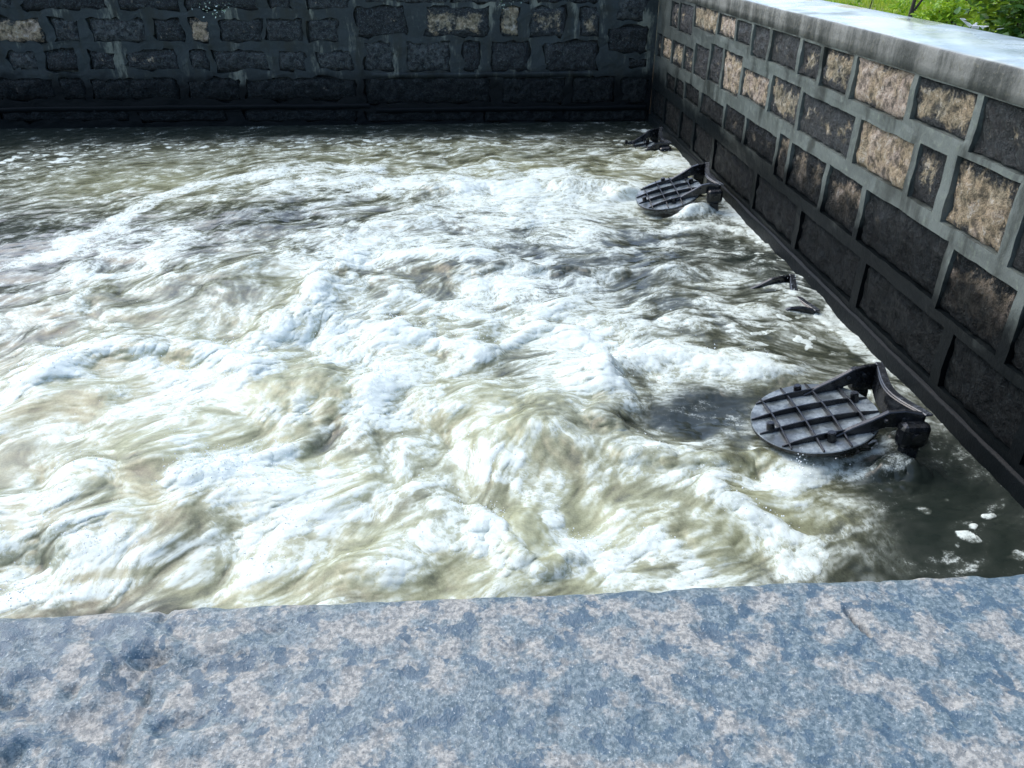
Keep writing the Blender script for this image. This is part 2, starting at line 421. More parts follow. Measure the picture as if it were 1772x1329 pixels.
BLOBS = [
    ('foam',0.750,-0.85,4.62,0.299,0.696,0.00), ('foam',0.800,-0.45,4.12,0.275,0.327,0.00), ('foam',0.600,0.48,7.25,0.821,0.619,0.00),
    ('foam',0.650,1.33,7.39,0.615,0.650,0.00), ('foam',0.650,0.26,5.12,0.698,0.431,0.00), ('foam',0.750,-1.08,2.92,0.318,0.269,0.00),
    ('foam',0.700,-1.64,3.72,0.283,0.257,0.00), ('foam',0.550,-0.80,5.87,0.591,0.433,0.00), ('foam',0.650,1.10,3.89,0.569,0.250,0.00),
    ('foam',0.550,1.00,2.85,0.589,0.161,0.00), ('foam',0.700,-0.07,2.48,0.144,0.176,0.00), ('foam',0.500,-1.76,2.61,0.388,0.241,0.00),
    ('foam',0.500,-2.84,6.11,0.740,0.570,0.00), ('foam',0.650,2.28,8.54,0.382,0.400,0.00), ('foam',0.600,-0.36,3.26,0.318,0.206,0.00),
    ('foam',0.500,0.53,3.43,0.363,0.225,0.00), ('foam',0.500,-1.67,2.30,0.312,0.137,0.00), ('foam',0.450,-1.57,7.85,1.157,0.500,0.00),
    ('foam',0.600,0.64,4.21,0.424,0.229,0.00), ('foam',0.500,-0.64,2.47,0.380,0.141,0.00), ('foam',0.500,0.77,2.43,0.216,0.143,0.00),
    ('foam',0.500,1.15,2.34,0.259,0.106,0.00), ('foam',0.500,-2.24,4.08,0.368,0.227,0.00), ('foam',0.450,-0.44,3.60,0.279,0.297,0.00),
    ('foam',0.350,0.22,6.36,1.174,0.583,0.00), ('foam',0.550,-2.05,3.02,0.241,0.298,0.00), ('foam',0.500,0.33,3.94,0.402,0.205,0.00),
    ('foam',0.400,-1.45,4.65,0.225,0.267,0.00), ('foam',0.500,-0.18,2.92,0.214,0.132,0.00), ('foam',-1.600,1.15,3.44,0.343,0.210,0.00),
    ('foam',-0.950,-0.95,3.71,0.300,0.263,0.50), ('foam',-0.900,0.31,3.30,0.162,0.222,0.30), ('foam',-0.900,0.20,2.44,0.131,0.209,0.00),
    ('foam',-0.900,-1.62,4.88,0.369,0.530,0.00), ('foam',-0.700,-2.56,4.67,0.409,0.468,0.00), ('foam',-0.700,-1.95,6.78,0.356,0.526,0.00),
    ('foam',-1.000,-0.74,3.31,0.189,0.116,0.20), ('foam',-0.400,-0.24,5.31,0.210,0.216,0.00), ('foam',-0.800,-0.44,2.39,0.210,0.101,0.00),
    ('foam',-0.600,-1.06,2.21,0.241,0.062,0.00), ('foam',-0.700,-3.75,7.39,0.650,0.437,0.00), ('foam',-0.700,1.77,3.86,0.134,0.071,0.00),
    ('foam',-0.500,1.28,5.07,0.246,0.187,0.00), ('foam',-0.600,-2.20,3.17,0.138,0.240,0.00), ('foam',-0.500,-1.44,2.70,0.200,0.115,0.00),
    ('foam',-0.500,0.99,2.35,0.141,0.070,0.00), ('foam',-0.700,-0.34,2.26,0.248,0.069,0.00), ('foam',-0.500,0.18,3.62,0.157,0.151,0.00),
    ('foam',-0.600,0.51,2.84,0.212,0.103,-0.20), ('foam',-0.400,0.11,4.32,0.143,0.094,0.00), ('foam',-0.400,1.36,4.37,0.439,0.125,0.00),
    ('foam',-1.000,2.11,2.58,0.458,0.486,0.00), ('foam',-0.900,1.91,2.30,0.424,0.226,0.00), ('foam',-0.900,-2.30,10.48,4.464,0.761,0.00),
    ('foam',-0.800,-4.55,8.44,0.969,1.010,0.00), ('foam',-0.500,2.43,5.33,0.388,0.595,0.00), ('foam',-0.600,1.97,3.52,0.188,0.256,0.00),
    ('turb',0.850,-0.40,3.98,2.678,2.274,0.00), ('turb',0.350,0.76,7.33,2.102,1.304,0.00), ('turb',0.300,-0.84,2.79,1.799,0.707,0.00),
    ('turb',-0.750,1.18,3.44,0.352,0.233,0.00), ('turb',-0.800,2.14,2.54,0.504,0.522,0.00), ('turb',-0.450,-0.95,3.71,0.269,0.263,0.50),
    ('turb',-0.350,-1.63,4.93,0.431,0.538,0.00), ('turb',-0.400,0.20,2.44,0.119,0.192,0.00), ('turb',-0.500,-4.66,8.68,1.614,1.324,0.00),
    ('turb',0.200,2.29,5.57,0.402,0.757,0.00), ('turb',0.450,-1.31,2.31,0.901,0.234,0.00), ('turb',0.250,0.64,2.40,0.713,0.209,0.00),
    ('turb',0.500,-1.85,2.80,0.636,0.532,0.00), ('turb',0.350,-2.76,4.72,0.973,1.154,0.00), ('aer',0.550,-0.56,3.85,2.805,2.168,0.00),
    ('aer',0.280,1.06,7.50,1.866,1.365,0.00), ('aer',0.220,-1.25,2.89,1.626,1.023,0.00), ('aer',0.120,-2.22,4.01,0.991,1.769,0.00),
    ('aer',-0.250,2.09,2.54,0.504,0.520,0.00), ('aer',-0.300,1.15,3.44,0.336,0.210,0.00), ('aer',-0.220,-0.74,3.31,0.233,0.137,0.00),
    ('aer',-0.120,-1.63,4.93,0.431,0.587,0.00), ('aer',0.250,-0.95,3.68,0.283,0.279,0.50), ('aer',0.120,0.31,3.30,0.176,0.238,0.00),
    ('aer',0.300,0.17,2.45,0.143,0.192,0.00), ('aer',0.250,-0.30,2.29,1.590,0.191,0.00), ('aer',0.220,-2.86,8.58,2.607,0.841,0.00),
    ('aer',-0.150,2.30,5.34,0.474,0.710,0.00), ('aer',0.200,1.11,2.76,0.656,0.302,0.00), ('aer',0.200,-1.44,9.55,3.438,0.467,0.00),
    ('h',-0.080,1.16,3.42,0.335,0.208,0.00), ('h',0.160,-0.91,3.81,0.306,0.324,0.50), ('h',-0.060,-0.73,3.28,0.202,0.125,0.20),
    ('h',0.130,0.35,3.35,0.223,0.271,0.30), ('h',0.100,0.20,2.53,0.171,0.220,0.00), ('h',0.100,-1.66,5.03,0.437,0.555,0.00),
    ('h',0.080,-2.57,4.71,0.449,0.522,0.00), ('h',0.080,-1.97,6.87,0.411,0.603,0.00), ('h',0.060,1.50,5.47,0.219,0.189,0.00),
    ('h',0.050,-0.07,9.48,0.413,0.288,0.00), ('h',0.050,1.27,9.12,0.402,0.273,0.00), ('h',0.070,-0.44,2.36,0.208,0.132,0.00),
    ('h',0.070,-1.69,2.71,0.299,0.210,0.00), ('h',-0.050,-1.83,2.50,0.236,0.096,0.00), ('h',0.050,-3.55,6.28,0.565,0.459,0.00),
    ('h',-0.050,-0.38,3.65,0.188,0.243,0.00), ('h',0.050,1.25,2.63,0.229,0.099,0.00), ('h',0.060,0.85,2.46,0.170,0.110,0.00),
    ('h',0.050,-1.55,3.18,0.308,0.205,0.00), ('fleck',1.000,-4.79,8.98,0.767,0.674,0.00), ('fleck',0.800,-3.80,9.54,0.814,0.302,0.00),
    ('fleck',0.850,2.07,2.51,0.299,0.255,0.00), ('fleck',0.900,2.52,5.69,0.409,0.593,0.00), ('fleck',0.600,2.05,9.66,0.424,0.428,0.00),
    ('fleck',0.700,2.10,4.46,0.486,0.448,0.00), ('fleck',0.700,-1.17,9.54,2.063,0.407,0.00), ('turb',0.450,-0.32,8.68,2.672,1.135,0.00),
    ('turb',0.300,-3.18,7.74,1.696,0.840,0.00), ('aer',0.250,-3.11,7.54,1.659,0.804,0.00), ('aer',0.200,-0.33,8.94,2.610,1.038,0.00),
    ('foam',0.300,-0.32,8.44,2.048,0.704,0.00), ('foam',0.250,1.61,4.48,0.599,0.439,0.00), ('foam',0.200,-2.51,6.51,1.272,0.934,0.00),
    ('foam',0.300,2.13,6.25,0.587,0.449,0.00), ('foam',0.100,-0.40,3.98,2.344,1.929,0.00), ('turb',0.250,2.30,5.34,0.474,0.828,0.00),
    ('aer',0.200,2.52,5.95,0.471,0.564,0.00), ('foam',0.320,0.07,6.08,2.026,2.030,0.00), ('aer',0.250,-2.01,5.57,2.243,2.038,0.00),
    ('foam',0.150,-2.40,5.48,1.272,1.420,0.00), ('aer',0.200,0.51,7.73,2.429,1.424,0.00), ('turb',0.200,-1.01,6.14,3.298,1.650,0.00),
    ('foam',0.200,0.72,4.90,1.511,0.580,0.00), ('foam',0.500,1.72,2.95,0.415,0.129,0.00), ('turb',0.400,1.65,2.91,0.410,0.165,0.00),
    ('aer',-0.100,2.19,2.62,0.386,0.408,0.00), ('fleck',0.500,2.24,3.02,0.141,0.140,0.00), ('h',0.050,2.22,3.51,0.126,0.156,0.00),
    ('h',0.070,2.10,3.06,0.143,0.108,0.00), ('foam',0.500,2.09,3.05,0.114,0.075,0.00), ('aer',-0.120,-1.51,2.90,1.049,0.999,0.00),
    ('aer',0.180,-4.18,8.42,1.817,1.242,0.00), ('aer',0.120,2.18,5.02,0.657,0.964,0.00), ('foam',-0.600,1.17,3.44,0.343,0.210,0.00),
    ('foam',-0.400,0.33,3.30,0.176,0.238,0.30), ('foam',-0.500,-0.74,3.29,0.203,0.115,0.20), ('foam',-0.350,-1.49,4.83,0.463,0.567,0.00),
    ('foam',-0.250,-2.59,4.67,0.446,0.469,0.00), ('foam',-0.300,-1.95,6.78,0.458,0.493,0.00), ('foam',-0.300,-0.95,3.68,0.251,0.223,0.50),
    ('foam',-0.300,0.21,2.46,0.120,0.194,0.00), ('foam',-0.250,1.49,5.06,0.328,0.209,0.00), ('foam',-0.250,-0.34,2.28,0.249,0.076,0.00),
    ('foam',-0.200,-1.06,2.22,0.242,0.063,0.00), ('aer',-0.200,1.17,3.44,0.343,0.210,0.00), ('aer',-0.120,-0.74,3.29,0.203,0.115,0.00),
    ('aer',-0.100,-1.49,4.83,0.463,0.567,0.00), ('aer',-0.080,-2.59,4.67,0.446,0.469,0.00), ('aer',-0.100,-1.95,6.78,0.458,0.493,0.00),
    ('aer',-0.060,0.33,3.30,0.176,0.238,0.00), ('aer',-0.080,-0.92,5.40,3.393,1.783,0.00), ('h',0.170,1.97,2.86,0.130,0.090,0),
    ('foam',0.900,1.93,2.84,0.160,0.080,0), ('turb',0.400,1.95,2.84,0.200,0.120,0), ('h',0.150,2.05,6.72,0.140,0.100,0),
    ('foam',0.800,2.00,6.70,0.200,0.100,0), ('foam',0.380,1.08,2.76,0.525,0.259,0.00), ('aer',0.250,1.11,2.68,0.565,0.332,0.00),
    ('turb',0.350,1.15,2.64,0.560,0.326,0.00), ('foam',0.300,0.64,2.37,0.613,0.171,0.00), ('foam',0.220,-1.28,2.58,1.018,0.460,0.00),
    ('foam',0.200,-2.08,3.69,0.931,0.780,0.00), ('foam',0.180,-0.07,3.89,1.322,1.068,0.00), ('aer',0.100,0.65,2.44,0.720,0.249,0.00),
    ('foam',0.300,1.77,5.04,0.575,0.633,0.00), ('turb',0.200,1.91,4.83,0.557,0.798,0.00), ('foam',0.250,-1.20,7.63,2.827,1.186,0.00),
    ('foam',0.700,2.19,8.42,0.377,0.438,0.00), ('foam',0.600,2.33,9.96,0.363,0.260,0.00), ('turb',0.500,2.21,8.80,0.522,0.629,0.00),
    ('foam',0.400,2.14,6.64,0.360,0.231,0.00), ('aer',0.250,2.21,8.80,0.522,0.682,0.00),
]
def raster_fields():
    """foam density, height, aeration, roughness-of-surface fields on a 2 cm grid from traced currents"""
    gx = np.arange(-9.6, 2.52, 0.02); gy = np.arange(0.3, 10.8, 0.02)
    X, Y = np.meshgrid(gx, gy, indexing='ij')
    # wobble so that traced edges are not clean
    wx = X + 0.10 * fbm(X * 2.4, Y * 2.4, 5, 3, 0.6); wy = Y + 0.13 * fbm(X * 2.4, Y * 2.4, 5, 8, 0.6)
    F = {'foam': np.zeros_like(X), 'h': np.zeros_like(X), 'aer': np.zeros_like(X), 'turb': np.zeros_like(X), 'fleck': np.zeros_like(X)}
    for kind, val, w, pts in STROKES:
        best = np.full(X.shape, 1e9)
        for (ax, ay), (bx, by) in zip(pts[:-1], pts[1:]):
            dx, dy = bx - ax, by - ay
            L2 = dx * dx + dy * dy + 1e-9
            t = np.clip(((wx - ax) * dx + (wy - ay) * dy) / L2, 0, 1)
            d = (wx - ax - t * dx) ** 2 + (wy - ay - t * dy) ** 2
            best = np.minimum(best, d)
        g = val * np.exp(-(best / (w * w)) ** (1.0 if kind == 'h' else 1.8))
        if kind == 'foam': F['foam'] = np.maximum(F['foam'], g)
        else: F[kind] = F[kind] + g
    for kind, val, cx, cy, rx, ry, rot in BLOBS:
        c, s = math.cos(rot), math.sin(rot)
        ux = ((wx - cx) * c + (wy - cy) * s) / rx; uy = (-(wx - cx) * s + (wy - cy) * c) / ry
        F[kind] = F[kind] + val * np.exp(-(ux * ux + uy * uy) ** (1.0 if kind == 'h' else 1.3))
    return gx, gy, F

def sample(gx, gy, A, x, y):
    fx = np.clip((x - gx[0]) / (gx[1] - gx[0]), 0, len(gx) - 1.001); fy = np.clip((y - gy[0]) / (gy[1] - gy[0]), 0, len(gy) - 1.001)
    i = fx.astype(int); j = fy.astype(int); u = fx - i; v = fy - j
    return (A[i, j] * (1 - u) * (1 - v) + A[i + 1, j] * u * (1 - v) + A[i, j + 1] * (1 - u) * v + A[i + 1, j + 1] * u * v).astype(np.float32)

VALVES = [  # y along wall, z lift, tilt about the wall direction, roll
    (3.16, 0.0, 0.0, 0.0), (4.88, -0.245, 2.0, 6.0), (7.02, 0.04, -4.0, 8.0), (9.25, -0.10, -6.0, 8.0)]

FLOWS = [  # x, y, direction of the current there
    (1.44,3.38,-0.98,0.20), (1.15,3.44,-0.98,0.20), (0.85,3.50,-0.98,0.20), (0.85,3.50,-0.92,-0.39), (0.54,3.36,-0.92,-0.39), (0.22,3.23,-0.92,-0.39), (0.23,3.33,-0.81,-0.59), (-0.06,3.13,-0.81,-0.59),
    (-0.34,2.93,-0.81,-0.59), (-0.74,4.00,-0.54,-0.84), (-0.94,3.68,-0.54,-0.84), (-1.15,3.36,-0.54,-0.84), (-1.08,3.30,-0.74,-0.68), (-1.30,3.10,-0.74,-0.68), (-1.51,2.90,-0.74,-0.68), (-1.51,2.90,-0.96,-0.30),
    (-1.79,2.82,-0.96,-0.30), (-2.06,2.73,-0.96,-0.30), (1.45,2.62,-1.00,0.05), (1.14,2.64,-1.00,0.05), (0.82,2.65,-1.00,0.05), (1.08,2.68,-0.93,-0.36), (0.74,2.55,-0.93,-0.36), (0.40,2.42,-0.93,-0.36),
    (0.35,2.80,0.08,-1.00), (0.36,2.61,0.08,-1.00), (0.38,2.42,0.08,-1.00), (-0.07,2.70,-0.99,-0.10), (-0.32,2.68,-0.99,-0.10), (-0.57,2.65,-0.99,-0.10), (-0.32,2.64,-0.97,-0.25), (-0.77,2.52,-0.97,-0.25),
    (-1.23,2.40,-0.97,-0.25), (-1.23,2.40,-0.98,-0.20), (-1.53,2.34,-0.98,-0.20), (-1.84,2.28,-0.98,-0.20), (1.64,7.28,-1.00,-0.02), (1.06,7.26,-1.00,-0.02), (0.48,7.25,-1.00,-0.02), (0.48,7.25,-0.92,-0.40),
    (-0.30,6.92,-0.92,-0.40), (-1.07,6.58,-0.92,-0.40), (-1.07,6.58,-0.36,-0.93), (-1.29,6.01,-0.36,-0.93), (-1.51,5.43,-0.36,-0.93), (-1.59,5.22,-0.32,-0.95), (-1.72,4.83,-0.32,-0.95), (-1.86,4.43,-0.32,-0.95),
    (-1.00,8.48,-0.95,-0.32), (-1.89,8.18,-0.95,-0.32), (-2.77,7.87,-0.95,-0.32), (-2.77,7.87,-0.25,-0.97), (-3.01,6.94,-0.25,-0.97), (-3.25,6.00,-0.25,-0.97), (-3.25,6.00,-0.42,-0.91), (-3.40,5.67,-0.42,-0.91),
    (-3.55,5.33,-0.42,-0.91), (-1.94,4.68,-0.60,-0.80), (-2.21,4.32,-0.60,-0.80), (-2.48,3.96,-0.60,-0.80), (1.01,5.41,-0.97,-0.25), (0.57,5.30,-0.97,-0.25), (0.14,5.18,-0.97,-0.25), (0.14,5.18,-0.88,-0.47),
    (-0.27,4.96,-0.88,-0.47), (-0.68,4.74,-0.88,-0.47), (-0.67,4.61,-0.75,-0.67), (-1.03,4.29,-0.75,-0.67), (-1.39,3.96,-0.75,-0.67), (2.40,4.11,-0.81,0.58), (2.18,4.27,-0.81,0.58), (1.97,4.42,-0.81,0.58),
    (1.97,4.42,-1.00,0.01), (1.50,4.42,-1.00,0.01), (1.03,4.43,-1.00,0.01), (1.03,4.43,-0.98,-0.20), (0.57,4.33,-0.98,-0.20), (0.11,4.24,-0.98,-0.20), (0.60,3.92,-0.98,-0.18), (0.18,3.85,-0.98,-0.18),
    (-0.23,3.77,-0.98,-0.18), (-4.30,8.43,-0.64,-0.77), (-4.56,8.13,-0.64,-0.77), (-4.81,7.83,-0.64,-0.77), (-2.19,9.89,-0.92,-0.39), (-3.08,9.52,-0.92,-0.39), (-3.98,9.14,-0.92,-0.39), (1.34,9.70,-1.00,-0.05),
    (-0.05,9.63,-1.00,-0.05), (-1.44,9.55,-1.00,-0.05), (2.28,5.96,-1.00,0.05), (1.93,5.98,-1.00,0.05), (1.58,6.00,-1.00,0.05), (1.58,6.00,-1.00,-0.06), (0.98,5.97,-1.00,-0.06), (0.39,5.93,-1.00,-0.06),
    (2.05,2.51,-0.95,-0.33), (1.82,2.43,-0.95,-0.33), (1.59,2.35,-0.95,-0.33), (2.09,2.84,-0.87,-0.49), (1.82,2.69,-0.87,-0.49), (1.55,2.54,-0.87,-0.49), (-2.11,3.16,-0.59,-0.81), (-2.21,3.03,-0.59,-0.81),
    (-2.30,2.91,-0.59,-0.81),
]
def mat_water():
    k = NT('churned_water')
    p = k.pos()
    fu = k.attr('fuv').outputs['Vector']
    foam = k.attr('foam').outputs['Fac']
    aer = k.attr('aer').outputs['Fac']
    pat = k.attr('pat').outputs['Fac']
    n1 = k.noise(fu, 24, 8, 0.74)
    n3 = k.noise(p, 120, 5, 0.75)
    rid = k.math('ABSOLUTE', k.math('SUBTRACT', k.noise(fu, 7, 7, 0.60), 0.5))
    rid = k.math('SUBTRACT', 1.0, k.math('MULTIPLY', rid, 7.0))
    q = k.math('ADD', pat, k.math('MULTIPLY', k.math('SUBTRACT', n1, 0.5), 1.75))
    q = k.math('ADD', q, k.math('MULTIPLY', k.math('SUBTRACT', n3, 0.5), 1.3))
    q = k.math('ADD', q, k.math('MULTIPLY', rid, 0.16))
    qs = k.math('SUBTRACT', q, 0.5)
    f = k.step(k.math('ADD', foam, k.math('MULTIPLY', qs, 1.0)), 0.34, 1.12)          # standing froth
    soft = k.math('ADD', foam, k.math('MULTIPLY', k.math('SUBTRACT', pat, 0.5), 0.45))
    soft = k.math('ADD', soft, k.math('MULTIPLY', qs, 0.18))
    rid2 = k.math('ABSOLUTE', k.math('SUBTRACT', k.noise(fu, 17, 6, 0.62), 0.5))
    rid2 = k.math('SUBTRACT', 1.0, k.math('MULTIPLY', rid2, 8.0))
    fil = k.math('MULTIPLY', k.math('MAXIMUM', k.step(rid, 0.55, 0.95), k.math('MULTIPLY', k.step(rid2, 0.45, 0.95), 0.8)), k.step(k.math('ADD', foam, k.math('MULTIPLY', k.math('SUBTRACT', pat, 0.5), 0.6)), -0.12, 0.40))
    fil = k.math('MULTIPLY', fil, k.math('MULTIPLY', k.step(foam, -0.34, -0.05), k.step(aer, 0.02, 0.30)))
    f = k.math('MAXIMUM', f, k.math('MULTIPLY', fil, 0.9))                             # torn lace
    live = k.step(aer, 0.02, 0.40)
    soft = k.math('MULTIPLY', k.math('MULTIPLY', k.step(soft, -0.24, 0.75), 0.70), k.mixf(live, 0.15, 1.0))                          # bubbles beaten into the water
    a = k.math('ADD', aer, k.math('MULTIPLY', k.math('MULTIPLY', qs, 0.26), k.mixf(live, 0.25, 1.0)))
    a = k.step(a, 0.0, 1.0)
    cr = k.n('ShaderNodeValToRGB')
    r = cr.color_ramp
    r.elements[0].position = 0.0; r.elements[0].color = (0.014, 0.020, 0.016, 1)
    r.elements[1].position = 1.0; r.elements[1].color = (0.43, 0.445, 0.265, 1)
    e = r.elements.new(0.25); e.color = (0.085, 0.090, 0.055, 1)
    e = r.elements.new(0.6); e.color = (0.23, 0.237, 0.135, 1)
    k.set(cr.inputs[0], a)
    col = k.mixc(soft, cr.outputs[0], (0.46, 0.50, 0.40))
    col = k.mixc(f, col, k.mixc(k.step(n1, 0.35, 0.65), (0.55, 0.62, 0.565), (0.69, 0.76, 0.70)))
    hb = k.math('ADD', k.math('MULTIPLY', n1, 0.6), k.math('MULTIPLY', n3, 0.4))
    nb = k.bump(hb, k.mixf(k.step(aer, 0.0, 0.5), 0.08, 0.24), 0.010)
    k.bsdf(col, k.mixf(f, 0.10, 0.55), nb, spec=0.5, IOR=1.333)
    return k.m

def build_water():
    gx, gy, F = raster_fields()
    # direction of the current
    GXX, GYY = np.meshgrid(gx[::4], gy[::4], indexing='ij')
    vx = np.full(GXX.shape, -0.02); vy = np.full(GXX.shape, -0.004); sw = np.full(GXX.shape, 0.02)
    for (fx, fy, dx, dy) in FLOWS:
        w = 1.0 / (0.05 + (GXX - fx) ** 2 + ((GYY - fy) * 0.8) ** 2) ** 1.6
        vx += w * dx; vy += w * dy
    ang_n = 0.9 * fbm(GXX * 1.1, GYY * 1.1, 2, 77)
    ca, sa = np.cos(ang_n), np.sin(ang_n)
    vx, vy = vx * ca - vy * sa, vx * sa + vy * ca
    vn = np.sqrt(vx * vx + vy * vy) + 1e-9
    vx /= vn; vy /= vn
    xs = np.concatenate([np.arange(-9.6, -5.8, 0.06), np.arange(-5.8, -3.0, 0.013), np.arange(-3.0, 2.46, 0.0068)])
    ys = [0.45]
    while ys[-1] < YB + 0.03:
        ys.append(ys[-1] + max(0.0055, min(0.014, 0.0040 + 0.00105 * ys[-1])))
    ys = np.array(ys)
    nx, ny = len(xs), len(ys)
    X, Y = np.meshgrid(xs, ys, indexing='ij')
    X = X.astype(np.float32); Y = Y.astype(np.float32)
    foam_d = sample(gx, gy, F['foam'], X, Y); H0 = sample(gx, gy, F['h'], X, Y)
    aer0 = sample(gx, gy, F['aer'], X, Y); T = np.clip(sample(gx, gy, F['turb'], X, Y), 0.03, 1.3)
    VX = sample(gx[::4], gy[::4], vx, X, Y); VY = sample(gx[::4], gy[::4], vy, X, Y)
    Tc = np.clip(T, 0, 1)
    # swirling coordinates
    w1x = fbm(X * 0.75, Y * 0.75, 3, 21); w1y = fbm(X * 0.75, Y * 0.75, 3, 31)
    U = X + 0.26 * w1x; W = Y + 0.26 * w1y
    w2x = pn(U * 3.1, W * 3.1, 41); w2y = pn(U * 3.1, W * 3.1, 47)
    U = U + 0.10 * w2x * T; W = W + 0.10 * w2y * T
    def streak(freq, L, seed, n=7, ridge=False):
        s = 0; ws = 0
        for t in np.linspace(-1, 1, n):
            w = 1 - 0.75 * t * t
            v = pn((U + VX * t * L) * freq, (W + VY * t * L) * freq, seed)
            if ridge: v = 0.3 - np.abs(v)
            s = s + w * v; ws += w
        return s / ws
    s1 = streak(3.6, 0.13, 201)
    s2 = streak(9.0, 0.06, 202)
    s3 = streak(20.0, 0.045, 203)
    s4 = streak(42.0, 0.030, 204, 7)
    rg = streak(6.5, 0.045, 205, 5, True)
    # surface
    h1 = pn(U * 1.5, W * 1.5, 51)
    h2 = pn(U * 3.4, W * 3.4, 52)
    h5 = pn(U * 14.0, W * 14.0, 55)
    h6 = pn(U * 30.0, W * 30.0, 56)
    h7 = pn(X * 62.0, Y * 62.0, 57)
    h = 0.62 * H0 + 0.9 * T * (0.085 * h1 + 0.055 * h2 + 0.036 * s1 + 0.011 * s2 + 0.009 * rg + 0.004 * s3 + 0.003 * h5 + 0.0012 * h6 + 0.002 * s4 + 0.0004 * h7)
    rip = pn(X * 7 + 2 * w1x, Y * 11, 71) * 0.006 + pn(X * 18 + 2 * w2x, Y * 30, 72) * 0.0022
    h = h + rip * (1.0 - 0.6 * Tc)
    # foam cover, and the torn pattern that it is drawn with
    nlow = fbm(U * 1.2, W * 1.2, 3, 65)
    pat = 0.5 + 1.1 * s1 + 1.1 * s2 + 0.95 * s3 + 0.8 * s4 + 1.0 * (rg - 0.08) + 0.15 * h5 + 0.2 * h6 + 0.15 * h7
    foam = foam_d * (0.60 + 0.30 * (1 - Tc)) + Tc * (0.10 + 0.52 * nlow) - 0.37
    foam = foam + np.clip((h - H0) * 1.3, -0.10, 0.16)
    # torn flecks of drifting foam in the quiet water
    quiet = sample(gx, gy, F['fleck'], X, Y)
    fl = fbm(X * 7.0, Y * 9.0, 3, 81)
    foam = np.maximum(foam, np.clip(quiet, 0, 1) * sstep(0.30, 0.40, fl + 0.22 * pn(X * 2.2, Y * 2.2, 85)) * 1.0)
    foam = np.clip(foam, -0.6, 1.1)
    pat = 0.5 + (pat - 0.5) * (0.45 + 0.55 * Tc)
    aer = np.minimum(aer0, 0.62 + 0.12 * (aer0 - 0.62)) + 0.24 * nlow * Tc + 0.08 * np.clip(foam, 0, 1)
    fs = sstep(0.30, 0.8, foam + pat - 0.5)
    h = h + fs * (0.004 + 0.002 * fbm(U * 22, W * 22, 2, 91) * np.clip(T + 0.2, 0, 1))
    # keep the surface under the open flaps
    for (vy, vz, tl, rl) in VALVES[:1] + VALVES[2:3]:
        d = np.sqrt(((X - 1.66) / 0.36) ** 2 + ((Y - vy) / 0.33) ** 2)
        m = 1 - sstep(0.85, 1.25, d)
        lim = 0.03 if vy < 4 else -0.02 + 0.06 * (XR - 1.3 - X)
        h = h * (1 - m) + np.minimum(h, lim) * m
    # drop a little towards the walls so that the waterline reads clean
    gxh = np.gradient(h, xs, axis=0); gyh = np.gradient(h, ys, axis=1)
    inner = np.clip((XR - X) / 0.15, 0, 1) * np.clip((Y - YF) / 0.15, 0, 1) * np.clip((YB - Y) / 0.15, 0, 1)
    CX = np.clip(gxh * 0.015, -0.012, 0.012) * inner; CY = np.clip(gyh * 0.015, -0.012, 0.012) * inner
    V = np.stack([X - CX, Y - CY, h], -1).reshape(-1, 3)
    fuv = np.stack([U, W, h * 1.0], -1).reshape(-1, 3)
    o = grid_mesh('water', V, nx, ny, mat_water(), attrs={'foam': foam.ravel(), 'aer': aer.ravel(), 'pat': pat.ravel(), 'fuv': fuv})
    tag(o, kind='structure')
    # spray: drops thrown off the white crests
    rng = np.random.RandomState(3)
    wgt = (np.clip(foam + pat - 1.1, 0, 1) * np.clip(T - 0.5, 0, 1)).ravel()
    idx = rng.choice(len(wgt), 7000, p=wgt / wgt.sum())
    ico = bmesh.new(); bmesh.ops.create_icosphere(ico, subdivisions=1, radius=1.0)
    iv = np.array([v.co[:] for v in ico.verts]); iff = np.array([[v.index for v in f.verts] for f in ico.faces]); ico.free()
    VV = []; FF = []
    for q, ii in enumerate(idx):
        c = V[ii] + np.array([rng.normal(0, 0.03), rng.normal(0, 0.03), abs(rng.normal(0, 0.035)) + 0.004])
        r = 0.0012 + 0.0028 * rng.rand() ** 3
        VV.append(iv * r * np.array([1, 1, 1.2]) + c); FF.append(iff + q * len(iv))
    k = NT('spray'); k.bsdf((0.85, 0.9, 0.9), 0.15, spec=0.6)
    s = mesh_obj('spray', np.concatenate(VV), np.concatenate(FF), k.m, smooth=True)
    tag(s, kind='stuff')
    return gx, gy, F
build_water()

